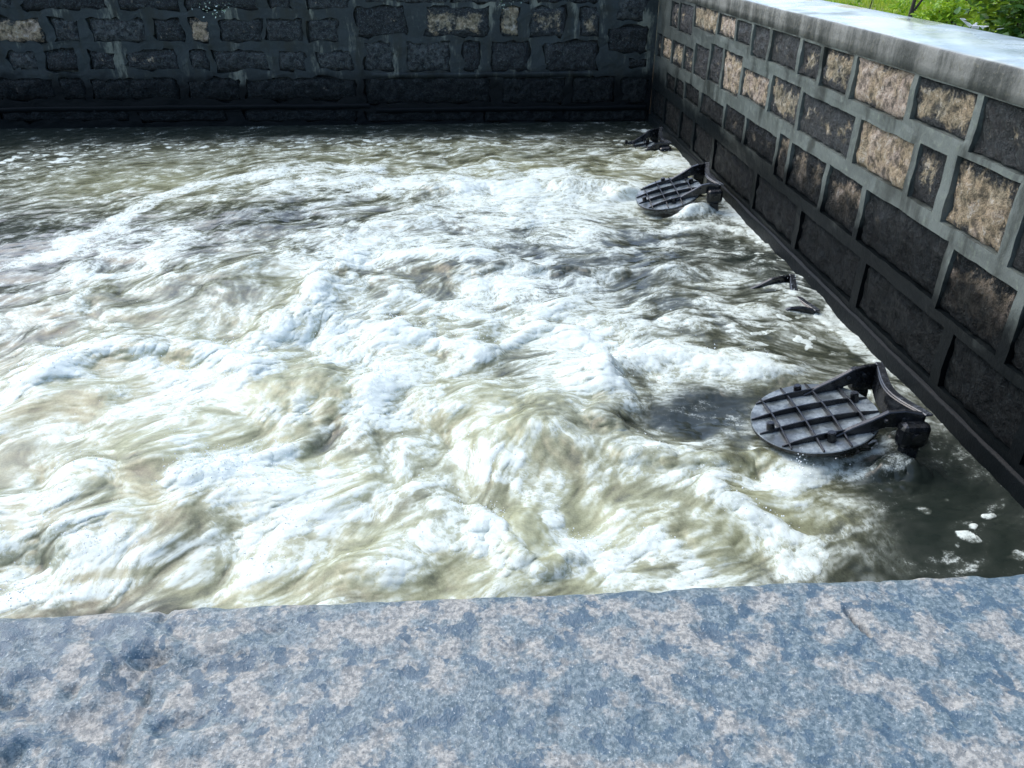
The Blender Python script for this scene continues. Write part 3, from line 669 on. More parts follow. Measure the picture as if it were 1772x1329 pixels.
# ------------------------------------------------------------------ masonry walls
def wall_panel(root, stones, a0, a1, z0, z1, to_world, mat_m, wob, proud, seed, step=0.05, bulge=0.0):
    """mortar sheet pierced by a pocket for every stone; stones are (a0,a1,z0,z1) in wall coordinates"""
    A = sorted(set([round(v, 4) for s in stones for v in s[:2]] + [a0, a1]))
    Z = sorted(set([round(v, 4) for s in stones for v in s[2:4]] + [z0, z1]))
    def fill(L, st):
        L2 = [L[0]]
        for v in L[1:]:
            if v - L2[-1] < 0.003: continue
            n = max(1, int(math.ceil((v - L2[-1]) / st)))
            b = L2[-1]
            L2 += [b + (v - b) * t / n for t in range(1, n + 1)]
        return np.array(L2)
    A = fill(A, step * 1.6); Z = fill(Z, step)
    ac = (A[:-1] + A[1:]) / 2; zc = (Z[:-1] + Z[1:]) / 2
    solid = np.ones((len(ac), len(zc)), bool)
    for s in stones:
        solid[np.ix_((ac > s[0]) & (ac < s[1]), (zc > s[2]) & (zc < s[3]))] = False
    GA, GZ_ = np.meshgrid(A, Z, indexing='ij')
    da = wob * fbm(GA * 5, GZ_ * 5, 3, seed); dz = wob * fbm(GA * 5, GZ_ * 5, 3, seed + 5)
    edge_a = np.minimum(GA - a0, a1 - GA) < 0.02
    edge_z = np.minimum(GZ_ - z0, z1 - GZ_) < 0.02
    da[edge_a] = 0; dz[edge_z] = 0
    dp = 0.010 * fbm(GA * 3, GZ_ * 6, 3, seed + 9)
    front = np.stack([GA + da, dp, GZ_ + dz], -1).reshape(-1, 3)
    back = front.copy(); back[:, 1] -= proud + 0.03
    nz = len(Z); n = len(front)
    F = []
    for i in range(len(ac)):
        for j in range(len(zc)):
            if not solid[i, j]: continue
            q = (i * nz + j, (i + 1) * nz + j, (i + 1) * nz + j + 1, i * nz + j + 1)
            F.append(q)
            for di, dj, e0, e1 in ((-1, 0, q[3], q[0]), (1, 0, q[1], q[2]), (0, -1, q[0], q[1]), (0, 1, q[2], q[3])):
                ii, jj = i + di, j + dj
                if 0 <= ii < len(ac) and 0 <= jj < len(zc) and solid[ii, jj]: continue
                F.append((e1, e0, e0 + n, e1 + n))
    W = np.array([to_world(*v) for v in np.concatenate([front, back])])
    return mesh_obj('mortar_joints', W, F, mat_m, root)

def stone_piece(root, s, to_world, mat, proud, seed, clean, tone, rough, pillow, cell=0.022):
    a0, a1, z0, z1 = s[:4]
    wa, wz = a1 - a0, z1 - z0
    over = 0.014
    na = int(max(8, min(30, wa / cell))); nz = int(max(6, min(18, wz / cell)))
    u = np.linspace(0, 1, na + 1); v = np.linspace(0, 1, nz + 1)
    U, Vv = np.meshgrid(u, v, indexing='ij')
    ga = a0 - over + U * (wa + 2 * over); gz = z0 - over + Vv * (wz + 2 * over)
    ed = np.minimum(np.minimum(U, 1 - U) * wa, np.minimum(Vv, 1 - Vv) * wz)
    inner = np.clip(ed / (0.38 * min(wa, wz)), 0, 1)
    pil = np.sqrt(np.clip(ed / (0.3 * min(wa, wz)), 0, 1))
    d = -proud + pillow * pil + rough * (fbm(ga * 8, gz * 8, 3, seed) + 0.7 * pn(ga * 24, gz * 24, seed + 3) + 0.35 * pn(ga * 50, gz * 50, seed + 4)) * (0.35 + 0.65 * pil)
    d = np.where(ed < 1e-6, -proud - 0.03, d)
    ja = 0.012 * fbm(ga * 12, gz * 12, 2, seed + 11); jz = 0.012 * fbm(ga * 12, gz * 12, 2, seed + 13)
    ja[ed < 0.02] = 0; jz[ed < 0.02] = 0
    P = np.stack([ga + ja, d, gz + jz], -1).reshape(-1, 3)
    W = np.array([to_world(*q) for q in P])
    o = grid_mesh('stone', W, na + 1, nz + 1, mat, root, smooth=True, attrs={'inner': inner.ravel()})
    o.color = (clean, tone, (seed * 0.377) % 1.0, 1)
    return o

RSTONES = [  # y0, y1, z0, z1, clean, tone
    (9.650,10.010,1.223,1.494,0.35,0.30), (9.006,9.595,1.218,1.510,0.15,0.30), (8.111,8.951,1.318,1.533,0.75,0.55), (7.543,8.056,1.339,1.523,0.85,0.95),
    (7.094,7.488,1.342,1.520,0.05,0.30), (6.634,7.039,1.279,1.527,0.00,0.30), (6.016,6.579,1.297,1.529,0.10,0.20), (5.621,5.961,1.292,1.520,0.35,0.25),
    (5.122,5.566,1.280,1.525,0.60,0.45), (4.366,5.067,1.277,1.530,0.95,0.90), (3.763,4.311,1.306,1.530,0.60,0.45), (3.045,3.708,1.271,1.532,0.12,0.30),
    (10.329,10.609,0.826,1.092,0.30,0.40), (9.831,10.274,0.857,1.094,0.80,0.70), (9.263,9.776,0.844,1.103,0.50,0.40), (8.826,9.208,0.864,1.110,0.30,0.30),
    (8.266,8.771,0.875,1.177,0.05,0.30), (7.800,8.211,0.903,1.244,-0.10,0.30), (7.219,7.745,0.897,1.242,0.85,0.75), (6.496,7.164,0.935,1.171,0.75,0.80),
    (5.845,6.440,0.934,1.216,0.60,0.40), (4.931,5.790,0.929,1.198,0.25,0.25), (4.190,4.851,0.928,1.195,1.10,0.75), (3.864,4.135,0.923,1.218,0.40,0.35),
    (3.282,3.779,0.904,1.239,0.80,0.60), (2.605,3.197,0.882,1.129,0.10,0.30), (9.502,9.913,0.547,0.725,-0.10,0.30), (9.077,9.447,0.553,0.734,0.00,0.30),
    (8.434,9.022,0.585,0.762,0.10,0.30), (7.573,8.349,0.563,0.759,0.00,0.30), (6.943,7.518,0.570,0.801,0.10,0.30), (6.142,6.888,0.573,0.799,0.15,0.30),
    (5.878,6.087,0.519,0.842,0.70,0.70), (5.204,5.823,0.518,0.833,0.55,0.60), (4.637,5.149,0.517,0.842,0.60,0.70), (3.660,4.582,0.519,0.837,-0.20,0.30),
    (3.075,3.605,0.489,0.815,0.65,0.75), (2.392,3.007,0.486,0.815,-0.10,0.30), (2.629,2.985,1.279,1.530,0.00,0.72), (2.141,2.574,1.279,1.530,0.00,0.07),
    (1.677,2.086,1.279,1.530,0.30,0.80), (1.098,1.622,1.279,1.530,0.00,0.52), (0.647,1.043,1.279,1.530,0.00,0.83), (0.229,0.592,1.279,1.530,0.00,0.83),
    (-0.365,0.174,1.279,1.530,0.30,0.19), (-0.799,-0.420,1.279,1.530,0.60,0.87), (1.958,2.545,0.914,1.207,0.30,0.09), (1.429,1.903,0.914,1.207,0.60,0.39),
    (1.014,1.374,0.914,1.207,0.00,0.47), (0.651,0.959,0.914,1.207,0.60,0.84), (0.313,0.596,0.914,1.207,0.30,0.57), (-0.304,0.258,0.914,1.207,0.60,0.20),
    (-0.775,-0.359,0.914,1.207,0.30,0.43), (2.001,2.332,0.503,0.826,0.30,0.26), (1.411,1.946,0.503,0.826,0.00,0.05), (0.875,1.356,0.503,0.826,0.30,0.52),
    (0.333,0.820,0.503,0.826,0.60,0.34), (-0.321,0.278,0.503,0.826,0.00,0.07), (-0.949,-0.376,0.503,0.826,0.60,0.63), (9.940,10.560,0.135,0.435,-0.30,0.30),
    (9.140,9.860,0.135,0.435,-0.30,0.30), (8.540,9.060,0.135,0.435,-0.30,0.30), (7.790,8.460,0.135,0.435,-0.30,0.30), (6.517,7.710,0.135,0.435,-0.30,0.30),
    (5.519,6.437,0.135,0.435,-0.30,0.30), (4.473,5.439,0.135,0.435,-0.30,0.30), (3.487,4.393,0.135,0.435,-0.30,0.30), (2.790,3.407,0.135,0.435,-0.30,0.30),
    (2.140,2.710,0.135,0.435,-0.30,0.30), (1.440,2.060,0.135,0.435,-0.30,0.30), (0.740,1.360,0.135,0.435,-0.30,0.30), (0.040,0.660,0.135,0.435,-0.30,0.30),
    (-0.460,-0.040,0.135,0.435,-0.30,0.30),
]
BSTONES = [  # x0, x1, z0, z1, clean, tone
    (-6.072,-5.760,1.032,1.281,0.00,0.50), (-5.675,-5.131,1.029,1.279,0.85,0.75), (-4.999,-4.714,1.025,1.276,0.00,0.50), (-4.551,-3.906,1.022,1.273,0.00,0.50),
    (-3.789,-3.468,1.018,1.270,0.20,0.50), (-3.366,-3.131,1.015,1.268,0.75,0.75), (-3.004,-2.502,1.012,1.266,0.05,0.50), (-2.446,-2.009,1.009,1.263,0.00,0.50),
    (-1.922,-1.563,1.006,1.261,0.05,0.50), (-6.343,-5.746,0.710,0.928,0.00,0.40), (-5.629,-5.293,0.705,0.924,0.00,0.40), (-5.191,-4.807,0.702,0.921,0.10,0.40),
    (-4.641,-4.349,0.698,0.918,0.05,0.40), (-4.215,-3.588,0.693,0.914,0.15,0.40), (-3.436,-3.220,0.688,0.910,-0.10,0.40), (-3.132,-2.476,0.684,0.906,0.00,0.40),
    (-2.355,-2.015,0.679,0.902,-0.20,0.40), (-1.869,-1.422,0.675,0.898,-0.10,0.40), (-6.617,-5.948,0.364,0.610,-0.30,0.40), (-5.892,-5.186,0.357,0.604,-0.30,0.40),
    (-5.114,-4.818,0.351,0.599,-0.30,0.40), (-4.714,-3.675,0.344,0.593,-0.30,0.40), (-3.521,-2.904,0.334,0.584,-0.30,0.40), (-2.815,-1.431,0.323,0.575,-0.30,0.40),
    (-6.266,-5.629,1.388,1.543,0.00,0.40), (-5.545,-5.418,1.386,1.541,0.00,0.40), (-5.288,-4.309,1.383,1.539,0.00,0.40), (-4.163,-3.450,1.379,1.535,0.00,0.40),
    (-3.364,-2.499,1.375,1.532,0.00,0.40), (-2.358,-2.124,1.372,1.530,0.00,0.40), (-1.897,-1.418,1.370,1.528,0.00,0.40), (-1.200,-0.909,1.444,1.538,0.00,0.40),
    (-0.830,-0.221,1.442,1.537,0.00,0.40), (-0.134,0.802,1.438,1.534,0.00,0.40), (0.891,1.642,1.434,1.530,0.00,0.40), (-1.337,-0.721,1.061,1.399,0.00,0.30),
    (-0.504,0.301,1.056,1.395,0.50,0.30), (0.455,0.675,1.052,1.392,0.75,0.30), (0.813,1.247,1.049,1.390,0.45,0.30), (1.459,1.681,1.046,1.388,0.40,0.30),
    (-1.263,-0.920,0.657,1.002,-0.20,0.40), (-0.757,-0.200,0.652,0.998,-0.10,0.40), (-0.036,0.172,0.647,0.995,-0.10,0.40), (0.336,0.794,0.643,0.991,-0.10,0.40),
    (1.001,1.671,0.637,0.987,-0.10,0.40), (-1.284,0.298,0.264,0.575,-0.30,0.40), (0.458,1.275,0.250,0.564,-0.30,0.40), (1.384,1.908,0.243,0.557,-0.30,0.40),
    (2.018,2.356,0.237,0.553,-0.30,0.40), (-6.731,-6.019,0.101,0.239,-0.30,0.40), (-5.931,-4.334,0.087,0.226,-0.30,0.40), (-4.228,-3.116,0.071,0.211,-0.30,0.40),
    (-2.870,-1.455,0.054,0.195,-0.30,0.40), (-1.313,0.131,0.036,0.178,-0.30,0.40), (0.241,1.165,0.022,0.165,-0.30,0.40), (1.275,2.384,0.009,0.153,-0.30,0.40),
    (1.884,2.277,1.236,1.521,0.00,0.40), (1.817,2.310,0.860,1.156,0.12,0.10), (2.080,2.310,0.679,0.769,0.00,0.40), (-7.163,-6.366,1.370,1.510,0.00,0.40),
    (-7.993,-7.263,1.370,1.510,0.00,0.40), (-8.647,-8.093,1.370,1.510,0.00,0.40), (-9.847,-8.747,1.370,1.510,0.00,0.40), (-6.627,-6.172,1.000,1.260,0.00,0.40),
    (-7.554,-6.727,1.000,1.260,0.00,0.40), (-8.778,-7.654,1.000,1.260,0.00,0.40), (-9.388,-8.878,1.000,1.260,0.00,0.40), (-7.309,-6.443,0.670,0.900,0.00,0.40),
    (-8.321,-7.409,0.670,0.900,0.00,0.40), (-8.902,-8.421,0.670,0.900,0.00,0.40), (-9.736,-9.002,0.670,0.900,0.00,0.40), (-7.695,-6.717,0.310,0.580,0.00,0.40),
    (-8.584,-7.795,0.310,0.580,0.00,0.40), (-9.677,-8.684,0.310,0.580,0.00,0.40), (-7.399,-6.831,0.020,0.190,0.00,0.40), (-8.127,-7.499,0.020,0.190,0.00,0.40),
    (-8.761,-8.227,0.020,0.190,0.00,0.40), (-9.690,-8.861,0.020,0.190,0.00,0.40),
]
M_STONE_R = mat_stone('rubble_right', 0.80, 1.0)
M_STONE_B = mat_stone('rubble_back', 0.62, 2.3)
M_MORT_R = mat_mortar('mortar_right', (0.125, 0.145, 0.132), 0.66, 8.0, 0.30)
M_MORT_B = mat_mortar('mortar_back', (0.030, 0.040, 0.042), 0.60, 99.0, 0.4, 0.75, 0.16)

def mat_coping():
    k = NT('wet_concrete_coping')
    p = k.pos()
    nrm = k.sep(k.t.nodes.new('ShaderNodeNewGeometry').outputs['Normal'])
    n1 = k.noise(p, 2.2, 5, 0.6)
    n2 = k.noise(p, 30, 5, 0.65)
    st = k.noise(k.scalev(p, (2.6, 2.6, 0.45)), 1.7, 7, 0.68)
    pud = k.noise(k.scalev(p, (1.4, 1.0, 1)), 1.6, 4, 0.55)
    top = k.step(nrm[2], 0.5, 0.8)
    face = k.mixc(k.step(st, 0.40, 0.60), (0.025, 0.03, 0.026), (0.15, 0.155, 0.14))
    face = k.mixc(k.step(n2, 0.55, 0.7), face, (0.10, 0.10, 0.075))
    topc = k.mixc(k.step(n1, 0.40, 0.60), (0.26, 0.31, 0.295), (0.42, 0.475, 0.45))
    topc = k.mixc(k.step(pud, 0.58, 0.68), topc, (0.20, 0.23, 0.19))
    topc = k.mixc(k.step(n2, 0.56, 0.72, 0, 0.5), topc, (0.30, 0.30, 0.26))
    c = k.mixc(top, face, topc)  # up-facing sides get a paler colour, sky reflection painted in
    rg = k.mixf(top, 0.5, k.mixf(k.step(pud, 0.42, 0.6), 0.10, 0.38))
    k.bsdf(c, rg, k.bump(n2, k.mixf(top, 0.5, 0.12), 0.012), spec=0.5)
    return k.m
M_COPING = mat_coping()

def coping(root, name, a0, a1, zb, zt, w, to_world, face_out, step=0.05, seed=0):
    """cast coping swept along the wall: profile in (depth, z), depth<0 goes into the wall"""
    prof = [(-w, zb), (-w, zt - 0.03), (-w + 0.02, zt), (-w * 0.66, zt + 0.004), (-w * 0.33, zt), (face_out - 0.020, zt),
            (face_out - 0.006, zt - 0.004), (face_out, zt - 0.018), (face_out, zt - 0.06), (face_out, zt - 0.10), (face_out, zb), (face_out - 0.1, zb)]
    a = np.arange(a0, a1 + step * 0.5, step); a[-1] = a1
    V = []
    for t in a:
        for q, (d, z) in enumerate(prof):
            chip = 0.0
            if q in (5, 6, 7):
                chip = 0.004 * float(pn(t * 6, q * 0.1, seed)) - 0.022 * max(0.0, float(pn(t * 3.7, 0.3, seed + 2)) - 0.33) - 0.004 * max(0, float(pn(t * 17, .7, seed + 4)))
            dz = 0.005 * float(pn(t * 0.8, d * 2, seed + 1)) if z > zb + 0.03 else 0
            V.append(to_world(t, d + (chip if q > 5 else chip * .6) + 0.004 * float(pn(t * 2, z * 8, seed + 6)), z + dz + chip * 0.8))
    return grid_mesh(name, np.array(V), len(a), len(prof), M_COPING, root, smooth=False)

CZ0, CZ1 = 1.54, 1.69

def right_wall():
    root = tag(empty('stone_wall', (XR, 5, 0)), 'long rubble stone wall with pale mortar grid and wet coping, receding on the right side', 'wall')
    tw = lambda a, d, z: (-d, a - 5, z)            # d grows out of the wall towards the pool (-x)
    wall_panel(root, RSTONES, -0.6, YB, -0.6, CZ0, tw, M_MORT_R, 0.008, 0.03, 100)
    for i, s in enumerate(RSTONES):
        stone_piece(root, s, tw, M_STONE_R, 0.030, 300 + i * 3, s[4], s[5], 0.026, 0.018)
    core = bmesh.new(); bm_box(core, 0.09, 0.60, -5.6, YB - 5 + 0.6, -0.6, CZ0 - 0.004)
    bm_obj('wall_core', core, M_MORT_R, root)
    # foundation step just above the waterline, with worn top edge
    a = np.arange(-0.6, YB + 0.01, 0.06)
    V = []
    for t in a:
        top = 0.095 + 0.012 * float(pn(t * 1.7, .2, 5)) + 0.006 * float(pn(t * 9, .2, 6)); out = 0.022 + 0.010 * float(pn(t * 2.3, .9, 8))
        for d, z in ((-0.02, top + 0.006), (out - 0.006, top), (out, top - 0.012), (out + 0.004, -0.5)):
            V.append(tw(t, d, z))
    grid_mesh('foundation_step', np.array(V), len(a), 4, M_MORT_R, root, smooth=False)
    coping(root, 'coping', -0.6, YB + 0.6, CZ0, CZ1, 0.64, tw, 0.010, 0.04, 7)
    return root
right_wall()

def back_wall():
    root = tag(empty('stone_wall', (0, YB, 0)), 'dark wet rubble stone wall across the far end of the basin', 'wall')
    tw = lambda a, d, z: (a, -d, z)
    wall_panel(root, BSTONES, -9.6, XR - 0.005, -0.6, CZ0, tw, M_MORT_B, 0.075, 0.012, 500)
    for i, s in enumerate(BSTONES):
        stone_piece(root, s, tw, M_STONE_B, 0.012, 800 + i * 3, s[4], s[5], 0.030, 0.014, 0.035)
    core = bmesh.new(); bm_box(core, -9.6, XR - 0.005, 0.085, 0.60, -0.6, CZ0 - 0.004)
    bm_obj('wall_core', core, M_MORT_B, root)
    for a0, a1, z, out in ((-9.6, -1.22, 0.262, 0.016), (-1.18, XR - 0.01, 0.205, 0.02), (-1.2, 1.66, 0.628, 0.012)):
        a = np.arange(a0, a1 + 0.01, 0.06); V = []
        for t in a:
            top = z + 0.016 * float(pn(t * 1.3, z * 7, 15)) + 0.005 * float(pn(t * 7, .2, 16)); o2 = out + 0.010 * float(pn(t * 2.3, .9, 18))
            for d, zz in ((-0.03, top + 0.008), (o2 - 0.005, top), (o2, top - 0.010), (o2 * 0.7, top - 0.055), (-0.03, top - 0.075)):
                V.append(tw(t, d, zz))
        grid_mesh('ledge', np.array(V), len(a), 5, M_MORT_B, root, smooth=False, flip=True)
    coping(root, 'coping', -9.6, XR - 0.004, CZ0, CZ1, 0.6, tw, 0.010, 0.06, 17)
    return root
back_wall()

# ------------------------------------------------------------------ front parapet (close to the camera)
def mat_granite():
    k = NT('granite_parapet')
    p = k.pos()
    pw = k.n('ShaderNodeVectorMath', operation='ADD', ins={0: p}).outputs[0]
    dn = k.n('ShaderNodeTexNoise', ins={'Vector': p, 'Scale': 60.0, 'Detail': 3.0})
    sc = k.n('ShaderNodeVectorMath', operation='SCALE', ins={0: dn.outputs['Color']}); sc.inputs['Scale'].default_value = 0.012
    pv = k.n('ShaderNodeVectorMath', operation='ADD', ins={0: p, 1: sc.outputs[0]}).outputs[0]
    n1 = k.noise(pv, 11, 4, 0.6)
    n2 = k.noise(pv, 48, 5, 0.65)
    n3 = k.noise(p, 210, 4, 0.75)
    n4 = k.noise(p, 420, 2, 0.7)
    v1 = k.voro(pv, 27)
    v2 = k.voro(pv, 62)
    n5 = k.noise(pv, 58, 3, 0.5)
    n6 = k.noise(pv, 26, 5, 0.6)
    base = k.mixc(k.step(n3, 0.40, 0.62), (0.064, 0.100, 0.112), (0.175, 0.220, 0.226))
    m = k.math('ADD', k.math('MULTIPLY', n6, 0.9), k.math('ADD', k.math('MULTIPLY', n1, 0.5), k.math('MULTIPLY', n2, 0.7)))
    dry = k.step(m, 1.0, 1.17)
    base = k.mixc(dry, base, k.mixc(k.step(n3, 0.40, 0.60), (0.17, 0.175, 0.16), (0.35, 0.34, 0.295)))
    spot = k.math('MULTIPLY', k.step(n5, 0.535, 0.575), k.step(n6, 0.62, 0.50))
    base = k.mixc(k.math('MULTIPLY', spot, 0.92), base, k.mixc(k.step(n3, .45, .7), (0.045, 0.085, 0.115), (0.075, 0.125, 0.155)))
    spot2 = k.step(k.math('ADD', v2, k.math('MULTIPLY', n2, 0.5)), 0.46, 0.38)
    base = k.mixc(k.math('MULTIPLY', spot2, 0.55), base, (0.06, 0.10, 0.125))
    base = k.mixc(k.step(n4, 0.62, 0.76, 0, 0.7), base, (0.5, 0.52, 0.5))
    base = k.mixc(k.step(n4, 0.36, 0.28, 0, 0.7), base, (0.05, 0.06, 0.07))
    ck = k.attr('crack').outputs['Fac']
    base = k.mixc(k.math('MULTIPLY', ck, 0.8), base, (0.03, 0.035, 0.035))
    h = k.math('ADD', k.math('MULTIPLY', n3, 0.6), k.math('MULTIPLY', n4, 0.3))
    h = k.math('SUBTRACT', h, k.math('MULTIPLY', spot, 0.10))
    k.bsdf(base, k.mixf(dry, 0.38, 0.62), k.bump(h, 0.5, 0.004), spec=0.5)
    return k.m

def parapet():
    root = tag(empty('parapet', (0, 0.2, 0)), 'speckled grey granite parapet in the foreground, pitted top with thin cracks', 'parapet')
    mg = mat_granite()
    def slab(x0, x1, step):
        xs = np.arange(x0, x1 + step * 0.5, step); xs[-1] = x1
        ys = np.concatenate([np.arange(-0.10, 0.20, 0.02), np.arange(0.20, 0.486, max(0.0025, step)), [0.489, 0.4925, 0.4955, 0.498, 0.4995, 0.5, 0.5, 0.5, 0.5]])
        zs = np.concatenate([np.zeros(len(ys) - 9), [-0.0004, -0.0012, -0.0028, -0.0052, -0.0085, -0.014, -0.06, -0.5, -2.3]])
        X, Y = np.meshgrid(xs, ys, indexing='ij')
        Zb = np.broadcast_to(zs, X.shape)
        ontop = np.clip((0.2 + Zb) / 0.2, 0, 1)
        left = sstep(-0.06, -0.30, X + 0.05 * fbm(X * 9, Y * 9, 2, 3))
        Rr = 0.6 * X + 0.8 * Y; Q = 0.8 * X - 0.6 * Y
        g = fbm(Rr * 42 + 1.2 * pn(X * 14, Y * 14, 9), Q * 17, 3, 4)
        z = 0.0110 * left * g * sstep(0.502, 0.44, Y) + 0.0022 * fbm(X * 38, Y * 38, 3, 6) + 0.0012 * pn(X * 7, Y * 7, 2)
        pit = np.clip(fbm(X * 30, Y * 30, 2, 12) - 0.28, 0, 1) * (0.007 + 0.018 * left)
        z = z - pit
        # cracks: one long one on the left, a short slit on the right
        cx1 = -0.262 + 0.012 * pn(Y * 14, Y * 0 + .5, 20) + 0.03 * (0.42 - Y)
        c1 = np.exp(-((X - cx1) / 0.0028) ** 2) * sstep(0.455, 0.42, Y) * (0.45 + 0.55 * sstep(-0.2, 0.3, pn(Y * 30, X * 0, 22)))
        cx2 = 0.318 - 0.22 * (Y - 0.452) + 0.004 * pn(Y * 60, Y * 0 + .2, 25)
        c2 = np.exp(-((X - cx2) / 0.0020) ** 2) * sstep(0.425, 0.437, Y) * sstep(0.468, 0.455, Y)
        cr = np.clip(c1 + c2, 0, 1)
        z = (z - 0.005 * cr) * ontop
        ey = (0.0022 * fbm(X * 24, Zb * 20, 3, 30) + 0.004 * pn(X * 5, X * 0, 33)) * sstep(0.40, 0.49, Y) - 0.008 * np.clip(pn(X * 16, Zb * 9, 35) - 0.3, 0, 1) * sstep(0.45, 0.5, Y)
        V = np.stack([X, Y + ey - 0.2 + 0.009, CZ1 + Zb + z], -1).reshape(-1, 3)
        return grid_mesh('coping_slab', V, len(xs), len(ys), mg, root, attrs={'crack': cr.ravel()})
    slab(-0.75, 0.80, 0.003)
    slab(-9.5, -0.75, 0.03)
    slab(0.80, XR - 0.02, 0.02)
    bm = bmesh.new(); bm_box(bm, -9.5, XR - 0.02, -0.296, 0.25, -0.6, CZ1 - 0.03)
    bm_obj('wall_core', bm, M_MORT_R, root)
parapet()

# ------------------------------------------------------------------ flap valves on the outfall pipes
def mat_iron(name, c0, c1, rough):
    k = NT(name)
    p = k.n('ShaderNodeTexCoord').outputs['Object']
    n1 = k.noise(p, 9, 4, 0.6); n2 = k.noise(p, 60, 4, 0.6); n3 = k.noise(p, 220, 3, 0.6)
    wet = k.step(k.math('ADD', n1, k.math('MULTIPLY', n2, 0.25)), 0.55, 0.68)
    c = k.mixc(k.step(n2, 0.4, 0.65), c0, c1)
    c = k.mixc(k.math('MULTIPLY', wet, 0.75), c, tuple(x * 0.25 for x in c0))
    k.bsdf(c, k.mixf(wet, rough, rough * 0.4), k.bump(k.math('ADD', n2, k.math('MULTIPLY', n3, .5)), 0.15, 0.006), spec=0.55)
    return k.m
M_DISC = mat_iron('wet_grey_flap', (0.15, 0.18, 0.185), (0.23, 0.265, 0.27), 0.24)
M_IRON = mat_iron('wet_black_iron', (0.012, 0.014, 0.017), (0.024, 0.027, 0.03), 0.32)

M_DISC_EDGE = mat_iron('pale_iron_edge', (0.03, 0.035, 0.04), (0.08, 0.09, 0.10), 0.25)  # paler iron, lit edge of yoke lip put into colour; bolts share it

def sweep_plate(name, pts, hgt, thk, mat, parent):
    """upright plate following points (x,y,z of its top edge)"""
    bm = bmesh.new(); rings = []
    for i, p in enumerate(pts):
        p = Vector(p)
        a = Vector(pts[max(i - 1, 0)]); b = Vector(pts[min(i + 1, len(pts) - 1)])
        t = (b - a); t.z = 0; t.normalize()
        nrm = Vector((-t.y, t.x, 0)) * thk * 0.5
        hh = hgt[i] if isinstance(hgt, (list, tuple)) else hgt
        dn = Vector((0, 0, -hh))
        rings.append([bm.verts.new(p + nrm), bm.verts.new(p - nrm), bm.verts.new(p - nrm + dn), bm.verts.new(p + nrm + dn)])
    for r0, r1 in zip(rings[:-1], rings[1:]):
        for q in range(4): bm.faces.new((r0[q], r0[(q + 1) % 4], r1[(q + 1) % 4], r1[q]))
    bm.faces.new(rings[0][::-1]); bm.faces.new(rings[-1])
    bmesh.ops.recalc_face_normals(bm, faces=bm.faces)
    bmesh.ops.bevel(bm, geom=[e for e in bm.edges if e.calc_face_angle(0) > 0.6], offset=min(0.004, thk * 0.2), segments=1, affect='EDGES')
    return bm_obj(name, bm, mat, parent)

